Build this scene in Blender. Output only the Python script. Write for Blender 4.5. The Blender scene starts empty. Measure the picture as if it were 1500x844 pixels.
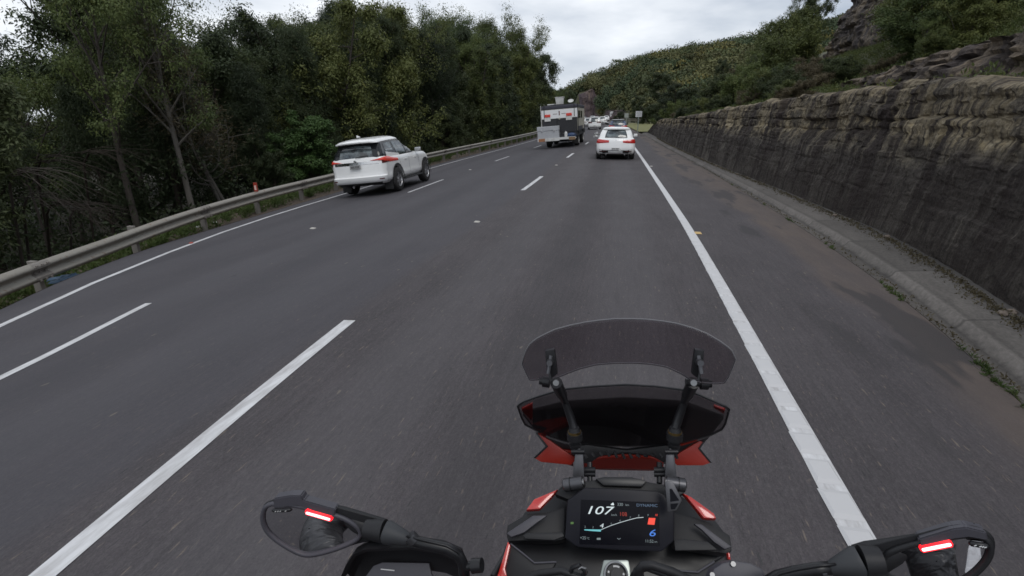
import bpy, bmesh, math, random
import numpy as np
from mathutils import Vector, Matrix, noise
from math import radians as R_, sin, cos, pi

random.seed(7); rng = np.random.default_rng(11)
SC = bpy.context.scene
COL = SC.collection

# ------------------------------------------------------------------ camera
FPX, H_EYE = 740.0, 1.85
PITCH = math.atan2(422 - 175, FPX)
YAW = -math.atan2(898 - 750, FPX * cos(PITCH) + (422 - 175) * sin(PITCH))   # to the left of the road direction
cam_d = bpy.data.cameras.new('camera'); cam = bpy.data.objects.new('camera', cam_d); COL.objects.link(cam)
cam_d.sensor_width = 36; cam_d.lens = 36 * FPX / 1500; cam_d.clip_start = 0.03; cam_d.clip_end = 3000
cam.location = (0, 0, H_EYE)
cam.rotation_euler = (pi / 2 - PITCH, 0, -YAW)
SC.camera = cam

# ------------------------------------------------------------------ sky: overcast, thin breaks
SUN_EL, SUN_AZ = 58, 150      # high behind cloud
w = bpy.data.worlds.new('World'); SC.world = w; w.use_nodes = True
nt = w.node_tree; nt.nodes.clear()
def wn(t, **k):
    n = nt.nodes.new(t)
    for a, b in k.items(): setattr(n, a, b)
    return n
out = wn('ShaderNodeOutputWorld'); bg = wn('ShaderNodeBackground'); bg.inputs['Strength'].default_value = 0.1
sky = wn('ShaderNodeTexSky', sky_type='NISHITA', sun_disc=False)
sky.sun_elevation = R_(SUN_EL); sky.sun_rotation = R_(SUN_AZ)
tc = wn('ShaderNodeTexCoord'); mp = wn('ShaderNodeMapping'); mp.inputs['Scale'].default_value = (1, 1, 3.2)
mp.inputs['Location'].default_value = (0.3, 0.1, 0.2)
n1 = wn('ShaderNodeTexNoise'); n1.inputs['Scale'].default_value = 1.9; n1.inputs['Detail'].default_value = 6; n1.inputs['Roughness'].default_value = 0.52
rp = wn('ShaderNodeValToRGB'); rp.color_ramp.elements[0].position = 0.38; rp.color_ramp.elements[0].color = (3.6, 4.15, 5.0, 1)
rp.color_ramp.elements[1].position = 0.62; rp.color_ramp.elements[1].color = (8.8, 9.05, 9.4, 1)
mx = wn('ShaderNodeMixRGB'); mx.inputs[0].default_value = 0.93
L_ = nt.links.new
L_(tc.outputs['Generated'], mp.inputs[0]); L_(mp.outputs[0], n1.inputs['Vector']); L_(n1.outputs['Fac'], rp.inputs[0])
L_(sky.outputs[0], mx.inputs[1]); L_(rp.outputs[0], mx.inputs[2]); L_(mx.outputs[0], bg.inputs[0]); L_(bg.outputs[0], out.inputs[0])

sd = bpy.data.lights.new('sun', 'SUN'); sd.energy = 0.7; sd.angle = R_(25); sd.color = (1, 0.97, 0.93)
so = bpy.data.objects.new('sun', sd); COL.objects.link(so)
so.rotation_euler = (R_(90 - SUN_EL), 0, R_(180 - SUN_AZ))
SC.view_settings.view_transform = 'Standard'; SC.view_settings.look = 'None'; SC.view_settings.gamma = 1
SC.view_settings.use_curve_mapping = False; SC.view_settings.exposure = 0.28
SC.render.engine = 'CYCLES'
SC.cycles.max_bounces = 6; SC.cycles.diffuse_bounces = 3; SC.cycles.transparent_max_bounces = 10
SC.cycles.transmission_bounces = 8; SC.cycles.glossy_bounces = 4
SC.cycles.use_denoising = True; SC.cycles.filter_width = 1.6

# ------------------------------------------------------------------ materials
M = {}
def mat(name, col, rough=0.6, metal=0.0, spec=0.5, emit=None, es=0, coat=0):
    m = bpy.data.materials.new(name); m.use_nodes = True
    b = m.node_tree.nodes['Principled BSDF']
    b.inputs['Base Color'].default_value = (*col, 1); b.inputs['Roughness'].default_value = rough
    b.inputs['Metallic'].default_value = metal; b.inputs['Specular IOR Level'].default_value = spec
    b.inputs['Coat Weight'].default_value = coat
    if emit: b.inputs['Emission Color'].default_value = (*emit, 1); b.inputs['Emission Strength'].default_value = es
    M[name] = m; return m
class NB:
    """small node builder on a material"""
    def __init__(s, m): s.t = m.node_tree; s.b = s.t.nodes['Principled BSDF']
    def n(s, t, ins=None, **k):
        x = s.t.nodes.new(t)
        for a, b in k.items(): setattr(x, a, b)
        for a, b in (ins or {}).items():
            if isinstance(b, bpy.types.NodeSocket): s.t.links.new(b, x.inputs[a])
            else: x.inputs[a].default_value = b
        return x
    def l(s, a, b): s.t.links.new(a, b)
    def ramp(s, fac, stops):
        x = s.n('ShaderNodeValToRGB', {0: fac}); e = x.color_ramp.elements
        while len(e) < len(stops): e.new(0.5)
        for i, (p, c) in enumerate(stops):
            e[i].position = p; e[i].color = (*c, 1) if len(c) == 3 else c
        return x.outputs[0]
    def mix(s, fac, a, b, mode='MIX'):
        x = s.n('ShaderNodeMixRGB', blend_type=mode)
        for i, v in ((0, fac), (1, a), (2, b)):
            if isinstance(v, bpy.types.NodeSocket): s.l(v, x.inputs[i])
            else: x.inputs[i].default_value = v if i == 0 else (*v, 1)
        return x.outputs[0]
    def noise(s, vec, scale, detail=4, rough=0.5, dist=0):
        return s.n('ShaderNodeTexNoise', {'Vector': vec, 'Scale': scale, 'Detail': detail, 'Roughness': rough, 'Distortion': dist}).outputs['Fac']
    def map(s, vec, scale=(1, 1, 1), loc=(0, 0, 0), rot=(0, 0, 0)):
        return s.n('ShaderNodeMapping', {'Vector': vec, 'Scale': scale, 'Location': loc, 'Rotation': rot}).outputs[0]
    def math(s, op, a, b=0.0):
        x = s.n('ShaderNodeMath', operation=op)
        for i, v in ((0, a), (1, b)):
            if isinstance(v, bpy.types.NodeSocket): s.l(v, x.inputs[i])
            else: x.inputs[i].default_value = v
        return x.outputs[0]
    def bump(s, h, strength=0.3, dist=0.02):
        x = s.n('ShaderNodeBump', {'Height': h, 'Strength': strength, 'Distance': dist}); s.l(x.outputs[0], s.b.inputs['Normal'])
    def obj(s): return s.n('ShaderNodeTexCoord').outputs['Object']
    def uv(s): return s.n('ShaderNodeTexCoord').outputs['UV']
    def col(s, c): s.l(c, s.b.inputs['Base Color'])

def g3(v): return (v, v, v)
# asphalt: UV.x = metres right of the right edge line, UV.y = metres along the road
m = mat('asphalt', g3(0.08), 0.85, spec=0.3); k = NB(m); uv = k.uv()
fine = k.noise(k.map(uv, (60, 22, 1)), 1.0, 3, 0.7)
grain = k.noise(k.map(uv, (140, 90, 1)), 1.0, 2, 0.6)
patch = k.noise(k.map(uv, (0.9, 0.09, 1)), 1.0, 4, 0.6)
streak = k.noise(k.map(uv, (9, 0.35, 1), (3, 1, 0)), 1.0, 3, 0.6)
base = k.mix(patch, (0.050, 0.043, 0.047), (0.078, 0.067, 0.072))
base = k.mix(k.math('MULTIPLY', streak, 0.35), base, (0.10, 0.095, 0.096))
st2 = k.noise(k.map(uv, (30, 1.6, 1), (2, 8, 0)), 1.0, 4, 0.7); base = k.mix(0.5, base, k.ramp(st2, [(0.33, g3(0.68)), (0.66, g3(1.30))]), 'MULTIPLY')
bl_ = k.noise(k.map(uv, (1.6, 0.8, 1), (7, 3, 0)), 1.0, 5, 0.65); base = k.mix(0.8, base, k.ramp(bl_, [(0.3, g3(0.78)), (0.7, g3(1.2))]), 'MULTIPLY')
fl = k.noise(k.map(uv, (55, 7, 1), (1, 5, 0)), 1.0, 2, 0.5); base = k.mix(k.ramp(fl, [(0.66, g3(0)), (0.72, g3(0.75))]), base, (0.19, 0.155, 0.125)); base = k.mix(k.ramp(fl, [(0.28, g3(0.7)), (0.34, g3(0))]), base, (0.03, 0.03, 0.032))
base = k.mix(0.55, base, k.ramp(grain, [(0.3, g3(0.55)), (0.7, g3(1.45))]), 'MULTIPLY')
base = k.mix(k.math('MULTIPLY', fine, 0.4), base, k.ramp(fine, [(0.45, (0.045, 0.044, 0.05)), (0.7, (0.15, 0.145, 0.14))]))
sx = k.n('ShaderNodeSeparateXYZ', {0: uv}); X = sx.outputs[0]; Yv = sx.outputs[1]
# wheel tracks: lighter polished bands, darker oil strip between
def band(c, wd):  # 1 in a band centred c
    d = k.math('ABSOLUTE', k.math('SUBTRACT', X, c)); 
    r_ = k.n('ShaderNodeMapRange', {0: d, 1: wd, 2: wd * 0.3, 3: 0.0, 4: 1.0}); r_.interpolation_type = 'SMOOTHSTEP'; return r_.outputs[0]
acc = None
for c in (-1.05, -2.75, -4.9, -6.7, -8.6, -9.9):
    b_ = band(c, 0.55); acc = b_ if acc is None else k.math('ADD', acc, b_)
base = k.mix(k.math('MULTIPLY', acc, 0.2), base, (0.115, 0.112, 0.118))
acc = None
for c in (-1.9, -5.8, -9.2):
    b_ = band(c, 0.4); acc = b_ if acc is None else k.math('ADD', acc, b_)
base = k.mix(k.math('MULTIPLY', acc, 0.34), base, (0.040, 0.038, 0.041))
# newer, bluish, slightly different surface left of the first lane line
lf = k.n('ShaderNodeMapRange', {0: X, 1: -3.75, 2: -3.95, 3: 0.0, 4: 1.0}).outputs[0]
base = k.mix(k.math('MULTIPLY', lf, 0.5), base, k.mix(patch, (0.051, 0.051, 0.060), (0.080, 0.078, 0.089)))
# earth-stained strip by the gutter with ragged edge and dark tar patches
wob = k.noise(k.map(uv, (0.5, 0.16, 1), (5, 2, 0)), 1.0, 5, 0.6)
ed = k.math('ADD', X, k.math('MULTIPLY', k.math('SUBTRACT', wob, 0.5), 2.2))
st = k.n('ShaderNodeMapRange', {0: ed, 1: 1.0, 2: 1.45, 3: 0.0, 4: 1.0}); st.interpolation_type = 'SMOOTHSTEP'
dn = k.noise(k.map(uv, (6, 1.6, 1)), 1.0, 6, 0.65)
dirt = k.mix(dn, (0.072, 0.058, 0.053), (0.145, 0.115, 0.098))
dn2 = k.noise(k.map(uv, (1.1, 0.35, 1), (2, 9, 0)), 1.0, 5, 0.65)
base = k.mix(k.math('MULTIPLY', st.outputs[0], k.ramp(dn2, [(0.35, g3(0.45)), (0.6, g3(0.9))])), base, dirt)
tn = k.noise(k.map(uv, (1.7, 0.42, 1), (9, 4.3, 0)), 1.0, 4, 0.55)
tm = k.math('MULTIPLY', k.ramp(tn, [(0.55, g3(0)), (0.60, g3(1))]), k.n('ShaderNodeMapRange', {0: X, 1: 0.6, 2: 1.0, 3: 0.0, 4: 0.8}).outputs[0])
base = k.mix(tm, base, (0.045, 0.042, 0.044))
# crack sealing and small dark blotches
vb = k.noise(k.map(uv, (2.2, 1.1, 1), (1, 7, 0)), 1.0, 3, 0.7)
base = k.mix(k.ramp(vb, [(0.70, g3(0)), (0.76, g3(0.55))]), base, (0.042, 0.04, 0.042))
sp = k.noise(k.map(uv, (14, 5, 1), (4, 4, 0)), 1.0, 1, 0.5)
base = k.mix(k.ramp(sp, [(0.76, g3(0)), (0.80, g3(0.5))]), base, (0.2, 0.17, 0.14))
k.col(base); k.bump(k.math('ADD', grain, fine), 0.35, 0.006)

m = mat('road_paint', (0.62, 0.62, 0.62), 0.6); k = NB(m); uv = k.uv()
wn_ = k.noise(k.map(uv, (14, 2.4, 1)), 1.0, 5, 0.7); w2 = k.noise(k.map(uv, (2.0, 1.2, 1)), 1.0, 3, 0.5)
c_ = k.mix(k.ramp(wn_, [(0.35, g3(0.0)), (0.62, g3(1))]), (0.42, 0.41, 0.41), (0.66, 0.66, 0.67))
c_ = k.mix(k.ramp(w2, [(0.6, g3(0.0)), (0.78, g3(0.55))]), c_, (0.28, 0.28, 0.29)); k.col(c_)

m = mat('concrete', (0.3, 0.28, 0.26), 0.9); k = NB(m); uv = k.uv()
a1 = k.noise(k.map(uv, (7, 2.2, 1)), 1.0, 6, 0.65); a2 = k.noise(k.map(uv, (1.3, 0.55, 1)), 1.0, 4, 0.6)
c_ = k.mix(a1, (0.085, 0.076, 0.069), (0.185, 0.168, 0.152)); c_ = k.mix(k.ramp(a2, [(0.4, g3(0)), (0.75, g3(0.7))]), c_, (0.075, 0.066, 0.06))
yy = k.n('ShaderNodeSeparateXYZ', {0: uv}).outputs[1]
jt = k.math('PINGPONG', yy, 0.9)
a3 = k.noise(k.map(uv, (34, 16, 1)), 1.0, 4, 0.7); c_ = k.mix(0.7, c_, k.ramp(a3, [(0.3, g3(0.6)), (0.7, g3(1.4))]), 'MULTIPLY')
c_ = k.mix(k.n('ShaderNodeMapRange', {0: jt, 1: 0.0, 2: 0.03, 3: 0.75, 4: 0.0}).outputs[0], c_, (0.045, 0.04, 0.036))
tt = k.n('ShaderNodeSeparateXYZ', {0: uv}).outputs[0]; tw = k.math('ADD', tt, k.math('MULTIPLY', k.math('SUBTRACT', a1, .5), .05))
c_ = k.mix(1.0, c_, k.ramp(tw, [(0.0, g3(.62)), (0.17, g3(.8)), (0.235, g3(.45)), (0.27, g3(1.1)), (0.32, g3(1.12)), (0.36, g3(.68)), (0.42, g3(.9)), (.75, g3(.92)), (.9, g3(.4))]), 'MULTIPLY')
slab = k.n('ShaderNodeTexWhiteNoise', {1: k.math('FLOOR', k.math('DIVIDE', yy, 1.8))}, noise_dimensions='1D').outputs[0]
c_ = k.mix(0.5, c_, k.ramp(slab, [(0, g3(0.72)), (1, g3(1.3))]), 'MULTIPLY')
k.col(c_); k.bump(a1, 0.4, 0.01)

m = mat('soil', (0.08, 0.06, 0.045), 0.95); k = NB(m); o = k.obj()
a1 = k.noise(o, 2.5, 6, 0.7); a2 = k.noise(o, 14, 5, 0.7)
c_ = k.mix(a1, (0.045, 0.034, 0.026), (0.12, 0.088, 0.064)); c_ = k.mix(0.5, c_, k.ramp(a2, [(0.3, g3(0.5)), (0.7, g3(1.5))]), 'MULTIPLY')
k.col(c_); k.bump(a2, 0.6, 0.03)
m = mat('forest_floor', (0.03, 0.028, 0.02), 0.95); k = NB(m); o = k.obj()
a1 = k.noise(o, 1.1, 6, 0.7); k.col(k.mix(a1, (0.018, 0.02, 0.012), (0.055, 0.045, 0.03))); k.bump(a1, 0.6, 0.1)
m = mat('hill_ground', (0.05, 0.055, 0.03), 0.95); k = NB(m); o = k.obj()
a1 = k.noise(o, 0.25, 6, 0.7); k.col(k.mix(a1, (0.035, 0.042, 0.018), (0.085, 0.075, 0.04))); k.bump(a1, 0.6, 0.3)
m = mat('grass_ground', (0.1, 0.12, 0.03), 0.95); k = NB(m); o = k.obj()
a1 = k.noise(o, 0.6, 6, 0.7); a2 = k.noise(o, 6, 4, 0.7); c_ = k.mix(a1, (0.11, 0.12, 0.04), (0.21, 0.21, 0.075)); k.col(k.mix(a2, c_, (0.16, 0.15, 0.06)))

# cut sandstone: UV.x metres along, UV.y metres up
def rock_mat(name, dark, mid, tan, pale, sc=1.0, seam=1.55, tanlo=0.5, near=False):
    m = mat(name, mid, 0.92, spec=0.25); k = NB(m); uv = k.uv()
    n1 = k.noise(k.map(uv, (0.9 * sc, 1.4 * sc, 1)), 1.0, 7, 0.65)
    n2 = k.noise(k.map(uv, (6 * sc, 7 * sc, 1)), 1.0, 6, 0.7)
    vs = k.noise(k.map(uv, (2.7 * sc, 0.30 * sc, 1), (3, 1, 0)), 1.0, 8, 0.72)   # run-off stains
    vf = k.noise(k.map(uv, (9 * sc, 1.1 * sc, 1), (7, 2, 0)), 1.0, 7, 0.7)
    s = k.n('ShaderNodeSeparateXYZ', {0: uv}); Z = s.outputs[1]
    zz = k.math('ADD', Z, k.math('MULTIPLY', k.math('SUBTRACT', n1, 0.5), 1.5))
    c = k.mix(k.ramp(n1, [(0.3, g3(0)), (0.7, g3(1))]), dark, mid)
    up = k.n('ShaderNodeMapRange', {0: zz, 1: seam - 0.35, 2: seam + 0.15, 3: 0.0, 4: 1.0}).outputs[0]
    wuv = k.n('ShaderNodeVectorMath', {0: uv, 1: k.n('ShaderNodeTexNoise', {'Vector': uv, 'Scale': 2.5 * sc, 'Detail': 3.0}).outputs['Color']}, operation='ADD').outputs[0]
    vc = k.n('ShaderNodeSeparateXYZ', {0: k.n('ShaderNodeTexVoronoi', {'Vector': k.map(wuv, (0.9 * sc, 1.5 * sc, 1)), 'Scale': 1.0}).outputs['Color']}).outputs[0]
    tanf = k.math('MULTIPLY', k.math('MULTIPLY', up, k.ramp(k.mix(0.3, vs, n1), [(tanlo, g3(0)), (tanlo + 0.09, g3(0.9))])), k.ramp(vc, [(0.25, g3(.35)), (0.42, g3(1))]))
    c = k.mix(0.6, c, k.ramp(vc, [(0.0, g3(.62)), (1.0, g3(1.4))]), 'MULTIPLY')
    c = k.mix(tanf, c, k.mix(n2, tan, mid))
    band_ = k.math('MULTIPLY', k.n('ShaderNodeMapRange', {0: k.math('ABSOLUTE', k.math('SUBTRACT', zz, seam + 0.1)), 1: 0.02, 2: 0.17, 3: 1.0, 4: 0.0}).outputs[0],
                   k.ramp(vs, [(0.47, g3(0)), (0.56, g3(0.9))]))
    c = k.mix(band_, c, k.mix(k.ramp(n2, [(0.4, g3(0)), (0.66, g3(1))]), tan, pale))
    pl = k.math('MULTIPLY', k.ramp(n2, [(0.6, g3(0)), (0.7, g3(1))]), k.ramp(vf, [(0.52, g3(0)), (0.62, g3(0.75))]))
    c = k.mix(pl, c, mid)
    c = k.mix(k.ramp(vs, [(0.42, g3(0.93)), (0.50, g3(0))]), c, dark)
    c = k.mix(k.ramp(vf, [(0.38, g3(0.8)), (0.48, g3(0))]), c, dark)
    vs2 = k.noise(k.map(uv, (2.0 * sc, 0.10 * sc, 1), (13, 6, 0)), 1.0, 6, 0.6); c = k.mix(k.ramp(vs2, [(0.53, g3(0)), (0.58, g3(0.85))]), c, (dark[0] * 1.25, dark[1] * 1.25, dark[2] * 1.3))
    if near:    # darker towards the foot of the wall, most at the near end
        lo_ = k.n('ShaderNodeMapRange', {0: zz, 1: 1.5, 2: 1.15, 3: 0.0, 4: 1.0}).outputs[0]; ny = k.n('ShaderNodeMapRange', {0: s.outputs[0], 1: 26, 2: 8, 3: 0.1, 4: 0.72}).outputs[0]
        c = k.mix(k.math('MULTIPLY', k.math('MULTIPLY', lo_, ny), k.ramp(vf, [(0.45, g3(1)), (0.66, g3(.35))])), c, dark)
    c = k.mix(k.math('MULTIPLY', k.ramp(vf, [(0.6, g3(0)), (0.68, g3(0.5))]), 1.0), c, (mid[0] * 1.6, mid[1] * 1.55, mid[2] * 1.5))
    gr = k.noise(k.map(uv, (26 * sc, 30 * sc, 1)), 1.0, 5, 0.75); ck = k.n('ShaderNodeTexVoronoi', {'Vector': k.map(uv, (1.1 * sc, 2.1 * sc, 1)), 'Scale': 1.0}, feature='DISTANCE_TO_EDGE').outputs[0]
    ckf = k.math('MULTIPLY', k.ramp(ck, [(0.0, g3(1)), (0.05, g3(0))]), k.ramp(n2, [(0.45, g3(0)), (0.6, g3(0.8))]))
    c = k.mix(ckf, c, (dark[0] * .5, dark[1] * .5, dark[2] * .5))
    c = k.mix(0.8, c, k.ramp(gr, [(0.3, g3(0.45)), (0.7, g3(1.55))]), 'MULTIPLY')
    k.col(c)
    k.bump(k.math('ADD', k.math('ADD', n2, k.math('MULTIPLY', gr, 0.5)), k.math('MULTIPLY', vf, 0.6)), 1.0, 0.07 / sc)
    return m
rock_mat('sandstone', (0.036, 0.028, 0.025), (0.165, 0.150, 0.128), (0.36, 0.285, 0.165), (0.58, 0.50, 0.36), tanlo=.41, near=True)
rock_mat('ledge_rock', (0.055, 0.046, 0.043), (0.16, 0.135, 0.118), (0.24, 0.185, 0.12), (0.34, 0.29, 0.22), 0.7, 0.3, 0.42)
rock_mat('cliff_rock', (0.085, 0.074, 0.072), (0.20, 0.172, 0.15), (0.32, 0.25, 0.165), (0.34, 0.3, 0.24), 0.3, 3.0, 0.42)
rock_mat('far_rock', (0.075, 0.058, 0.064), (0.145, 0.108, 0.10), (0.24, 0.18, 0.13), (0.30, 0.24, 0.19), 0.16, 2.0, 0.52)

def leaf_mat(name, c1, c2, ct=(0.1, 0.1, 0.03), trans=0.25):
    m = mat(name, c1, 0.55, spec=0.25); k = NB(m)
    oi = k.n('ShaderNodeObjectInfo').outputs['Random']
    n1 = k.noise(k.obj(), 0.8, 3, 0.6)
    f = k.math('ADD', k.math('MULTIPLY', oi, 0.6), k.math('MULTIPLY', n1, 0.7)); 
    c = k.mix(k.ramp(f, [(0.3, g3(0)), (0.95, g3(1))]), c1, c2)
    n2 = k.noise(k.obj(), 3.0, 2, 0.5)
    c = k.mix(k.ramp(n2, [(0.58, g3(0)), (0.72, g3(0.7))]), c, ct)
    k.col(c)
    tr = k.n('ShaderNodeBsdfTranslucent', {0: c}); ms = k.n('ShaderNodeMixShader', {0: trans})
    k.l(k.b.outputs[0], ms.inputs[1]); k.l(tr.outputs[0], ms.inputs[2]); k.l(ms.outputs[0], k.t.nodes['Material Output'].inputs[0])
    return m
leaf_mat('leaf_gum', (0.056, 0.084, 0.034), (0.120, 0.152, 0.048), (0.15, 0.14, 0.04))
leaf_mat('leaf_she_oak', (0.034, 0.050, 0.024), (0.070, 0.088, 0.036), (0.095, 0.09, 0.04))
leaf_mat('leaf_dark', (0.028, 0.040, 0.022), (0.046, 0.064, 0.028), (0.06, 0.07, 0.025))
leaf_mat('leaf_bright', (0.055, 0.10, 0.030), (0.075, 0.13, 0.04), (0.10, 0.15, 0.045))
leaf_mat('leaf_olive', (0.068, 0.090, 0.030), (0.140, 0.158, 0.050), (0.18, 0.17, 0.045))
leaf_mat('leaf_dry', (0.085, 0.07, 0.04), (0.12, 0.10, 0.06), (0.14, 0.12, 0.06))
leaf_mat('weed', (0.055, 0.085, 0.025), (0.10, 0.14, 0.04), (0.13, 0.13, 0.05))
def bark(name, a, b):
    m = mat(name, a, 0.9, spec=0.2); k = NB(m); o = k.obj(); n_ = k.noise(k.map(o, (6, 6, 1.2)), 1.0, 5, 0.7); k.col(k.mix(n_, a, b)); k.bump(n_, 0.5, 0.02)
bark('bark_grey', (0.035, 0.030, 0.026), (0.105, 0.090, 0.080)); bark('bark_dark', (0.02, 0.017, 0.014), (0.065, 0.052, 0.042)); bark('bark_pale', (0.08, 0.073, 0.065), (0.20, 0.185, 0.165))

# ------------------------------------------------------------------ object helpers
def tag(o, label=None, cat=None, group=None, kind=None):
    if label: o['label'] = label
    if cat: o['category'] = cat
    if group: o['group'] = group
    if kind: o['kind'] = kind
    return o
def empty(name, loc=(0, 0, 0), rz=0, ry=0, rx=0, parent=None):
    o = bpy.data.objects.new(name, None); COL.objects.link(o); o.location = loc; o.rotation_euler = (rx, ry, rz); o.parent = parent
    o.empty_display_size = 0.2
    return o
def npmesh(name, V, F, material, parent=None, UV=None, smooth=True, col=None):
    me = bpy.data.meshes.new(name); V = np.asarray(V, dtype=np.float32); F = np.asarray(F, dtype=np.int32)
    nf, kk = F.shape
    me.vertices.add(len(V)); me.vertices.foreach_set('co', V.ravel())
    me.loops.add(nf * kk); me.loops.foreach_set('vertex_index', F.ravel())
    me.polygons.add(nf); me.polygons.foreach_set('loop_start', np.arange(0, nf * kk, kk, dtype=np.int32))
    me.polygons.foreach_set('loop_total', np.full(nf, kk, dtype=np.int32))
    me.polygons.foreach_set('use_smooth', np.full(nf, smooth))
    if UV is not None:
        l = me.uv_layers.new(name='UVMap'); l.data.foreach_set('uv', np.asarray(UV, dtype=np.float32)[F.ravel()].ravel())
    if col is not None:
        a = me.color_attributes.new('tint', 'FLOAT_COLOR', 'POINT'); a.data.foreach_set('color', np.asarray(col, dtype=np.float32).ravel())
    me.update(calc_edges=True); me.validate()
    me.materials.append(M[material] if isinstance(material, str) else material)
    o = bpy.data.objects.new(name, me); COL.objects.link(o); o.parent = parent
    return o
def gridfaces(nr, nc, wrap=False):
    i = np.arange(nr - 1)[:, None]; j = np.arange(nc if wrap else nc - 1)[None]
    a = i * nc + j; b = i * nc + (j + 1) % nc
    return np.stack([a, b, b + nc, a + nc], -1).reshape(-1, 4)
class MB:
    """collects shapes into one mesh"""
    def __init__(s): s.v = []; s.f = []; s.uvs = None
    def add(s, V, F, X=None):
        o = len(s.v)
        for p in V:
            p = Vector(p); s.v.append(tuple(X @ p) if X is not None else tuple(p))
        s.f += [tuple(i + o for i in q) for q in F]; return s
    def box(s, x0, x1, y0, y1, z0, z1, X=None, bev=0.0):
        if bev <= 0:
            V = [(x, y, z) for x in (x0, x1) for y in (y0, y1) for z in (z0, z1)]
            return s.add(V, [(0, 1, 3, 2), (4, 6, 7, 5), (0, 4, 5, 1), (2, 3, 7, 6), (0, 2, 6, 4), (1, 5, 7, 3)], X)
        bm = bmesh.new(); bmesh.ops.create_cube(bm, size=1)
        for v in bm.verts: v.co = Vector(((x0 + x1) / 2 + v.co.x * (x1 - x0), (y0 + y1) / 2 + v.co.y * (y1 - y0), (z0 + z1) / 2 + v.co.z * (z1 - z0)))
        bmesh.ops.bevel(bm, geom=bm.edges[:], offset=bev, segments=2, affect='EDGES', profile=0.6)
        bm.verts.index_update()
        s.add([v.co.copy() for v in bm.verts], [[v.index for v in f.verts] for f in bm.faces], X); bm.free(); return s
    def tube(s, pts, rad, n=8, cap=True, flat=1.0):
        pts = [Vector(p) for p in pts]; 
        if not hasattr(rad, '__len__'): rad = [rad] * len(pts)
        o = len(s.v); up = Vector((0.13, 0.21, 1)).normalized()
        for i, p in enumerate(pts):
            t = (pts[min(i + 1, len(pts) - 1)] - pts[max(i - 1, 0)]).normalized()
            if i == 0:
                a = t.cross(up)
                if a.length < 0.1: a = t.cross(Vector((1, 0, 0)))
                a.normalize()
            else:
                a = (a - t * a.dot(t)).normalized()
            b = t.cross(a)
            for j in range(n):
                q = 2 * pi * j / n; s.v.append(tuple(p + (a * cos(q) + b * sin(q) * flat) * rad[i]))
        for i in range(len(pts) - 1):
            for j in range(n):
                s.f.append((o + i * n + j, o + i * n + (j + 1) % n, o + (i + 1) * n + (j + 1) % n, o + (i + 1) * n + j))
        if cap:
            s.f.append(tuple(o + j for j in range(n))[::-1]); e = o + (len(pts) - 1) * n; s.f.append(tuple(e + j for j in range(n)))
        return s
    def lathe(s, prof, n=24, X=None, cap=True):   # prof: (r, z) about local z
        V = []; F = []
        for r, z in prof:
            for j in range(n): V.append((r * cos(2 * pi * j / n), r * sin(2 * pi * j / n), z))
        for i in range(len(prof) - 1):
            for j in range(n): F.append((i * n + j, i * n + (j + 1) % n, (i + 1) * n + (j + 1) % n, (i + 1) * n + j))
        if cap: F.append(tuple(range(n))[::-1]); F.append(tuple((len(prof) - 1) * n + j for j in range(n)))
        return s.add(V, F, X)
    def prism(s, poly, d, X=None, holes=None):     # 2-D outline (x,y) extruded from z=0 to z=d
        bm = bmesh.new(); vs = [bm.verts.new((x, y, 0)) for x, y in poly]
        f = bm.faces.new(vs); 
        r = bmesh.ops.extrude_face_region(bm, geom=[f])
        for v in r['geom']:
            if isinstance(v, bmesh.types.BMVert): v.co.z = d
        bmesh.ops.triangulate(bm, faces=[q for q in bm.faces if len(q.verts) > 4]); bmesh.ops.recalc_face_normals(bm, faces=bm.faces[:]); bm.verts.index_update()
        s.add([v.co.copy() for v in bm.verts], [[v.index for v in q.verts] for q in bm.faces], X); bm.free(); return s
    def loft(s, rings, cap=True, closed=True):
        o = len(s.v); n = len(rings[0])
        for r in rings: s.v += [tuple(p) for p in r]
        for i in range(len(rings) - 1):
            for j in range(n if closed else n - 1):
                s.f.append((o + i * n + j, o + i * n + (j + 1) % n, o + (i + 1) * n + (j + 1) % n, o + (i + 1) * n + j))
        if cap and closed: s.f.append(tuple(o + j for j in range(n))[::-1]); e = o + (len(rings) - 1) * n; s.f.append(tuple(e + j for j in range(n)))
        return s
    def build(s, name, material, parent=None, smooth=False, bevel=0, sub=0, fix=True, auto=None):
        me = bpy.data.meshes.new(name); me.from_pydata(s.v, [], s.f)
        if fix:
            bm = bmesh.new(); bm.from_mesh(me); bmesh.ops.recalc_face_normals(bm, faces=bm.faces[:]); bm.to_mesh(me); bm.free()
        me.materials.append(M[material] if isinstance(material, str) else material)
        o = bpy.data.objects.new(name, me); COL.objects.link(o); o.parent = parent
        if smooth or auto:
            for p in me.polygons: p.use_smooth = True
        if auto: me.set_sharp_from_angle(angle=R_(auto))
        if bevel: q = o.modifiers.new('b', 'BEVEL'); q.width = bevel; q.segments = 2; q.limit_method = 'ANGLE'; q.angle_limit = R_(35)
        if sub: q = o.modifiers.new('s', 'SUBSURF'); q.levels = q.render_levels = sub
        return o
def copy_tree(o, parent=None):
    c = o.copy(); COL.objects.link(c); c.parent = parent
    for ch in list(o.children): copy_tree(ch, c)
    return c

# ------------------------------------------------------------------ pixel rays (photo is 1500 x 844) to real positions
CF = Vector((sin(YAW) * cos(PITCH), cos(YAW) * cos(PITCH), -sin(PITCH))); CR = Vector((cos(YAW), -sin(YAW), 0)); CU = CR.cross(CF)
EYE = Vector((0, 0, H_EYE))
def ray(px, py): return CF + CR * ((px - 750) / FPX) + CU * ((422 - py) / FPX)
def P(px, py, d): return EYE + ray(px, py) * d          # d = metres along the optical axis
def atY(px, py, Y): r = ray(px, py); return EYE + r * (Y / r.y)
def atX(px, py, X_): r = ray(px, py); return EYE + r * (X_ / r.x)

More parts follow.
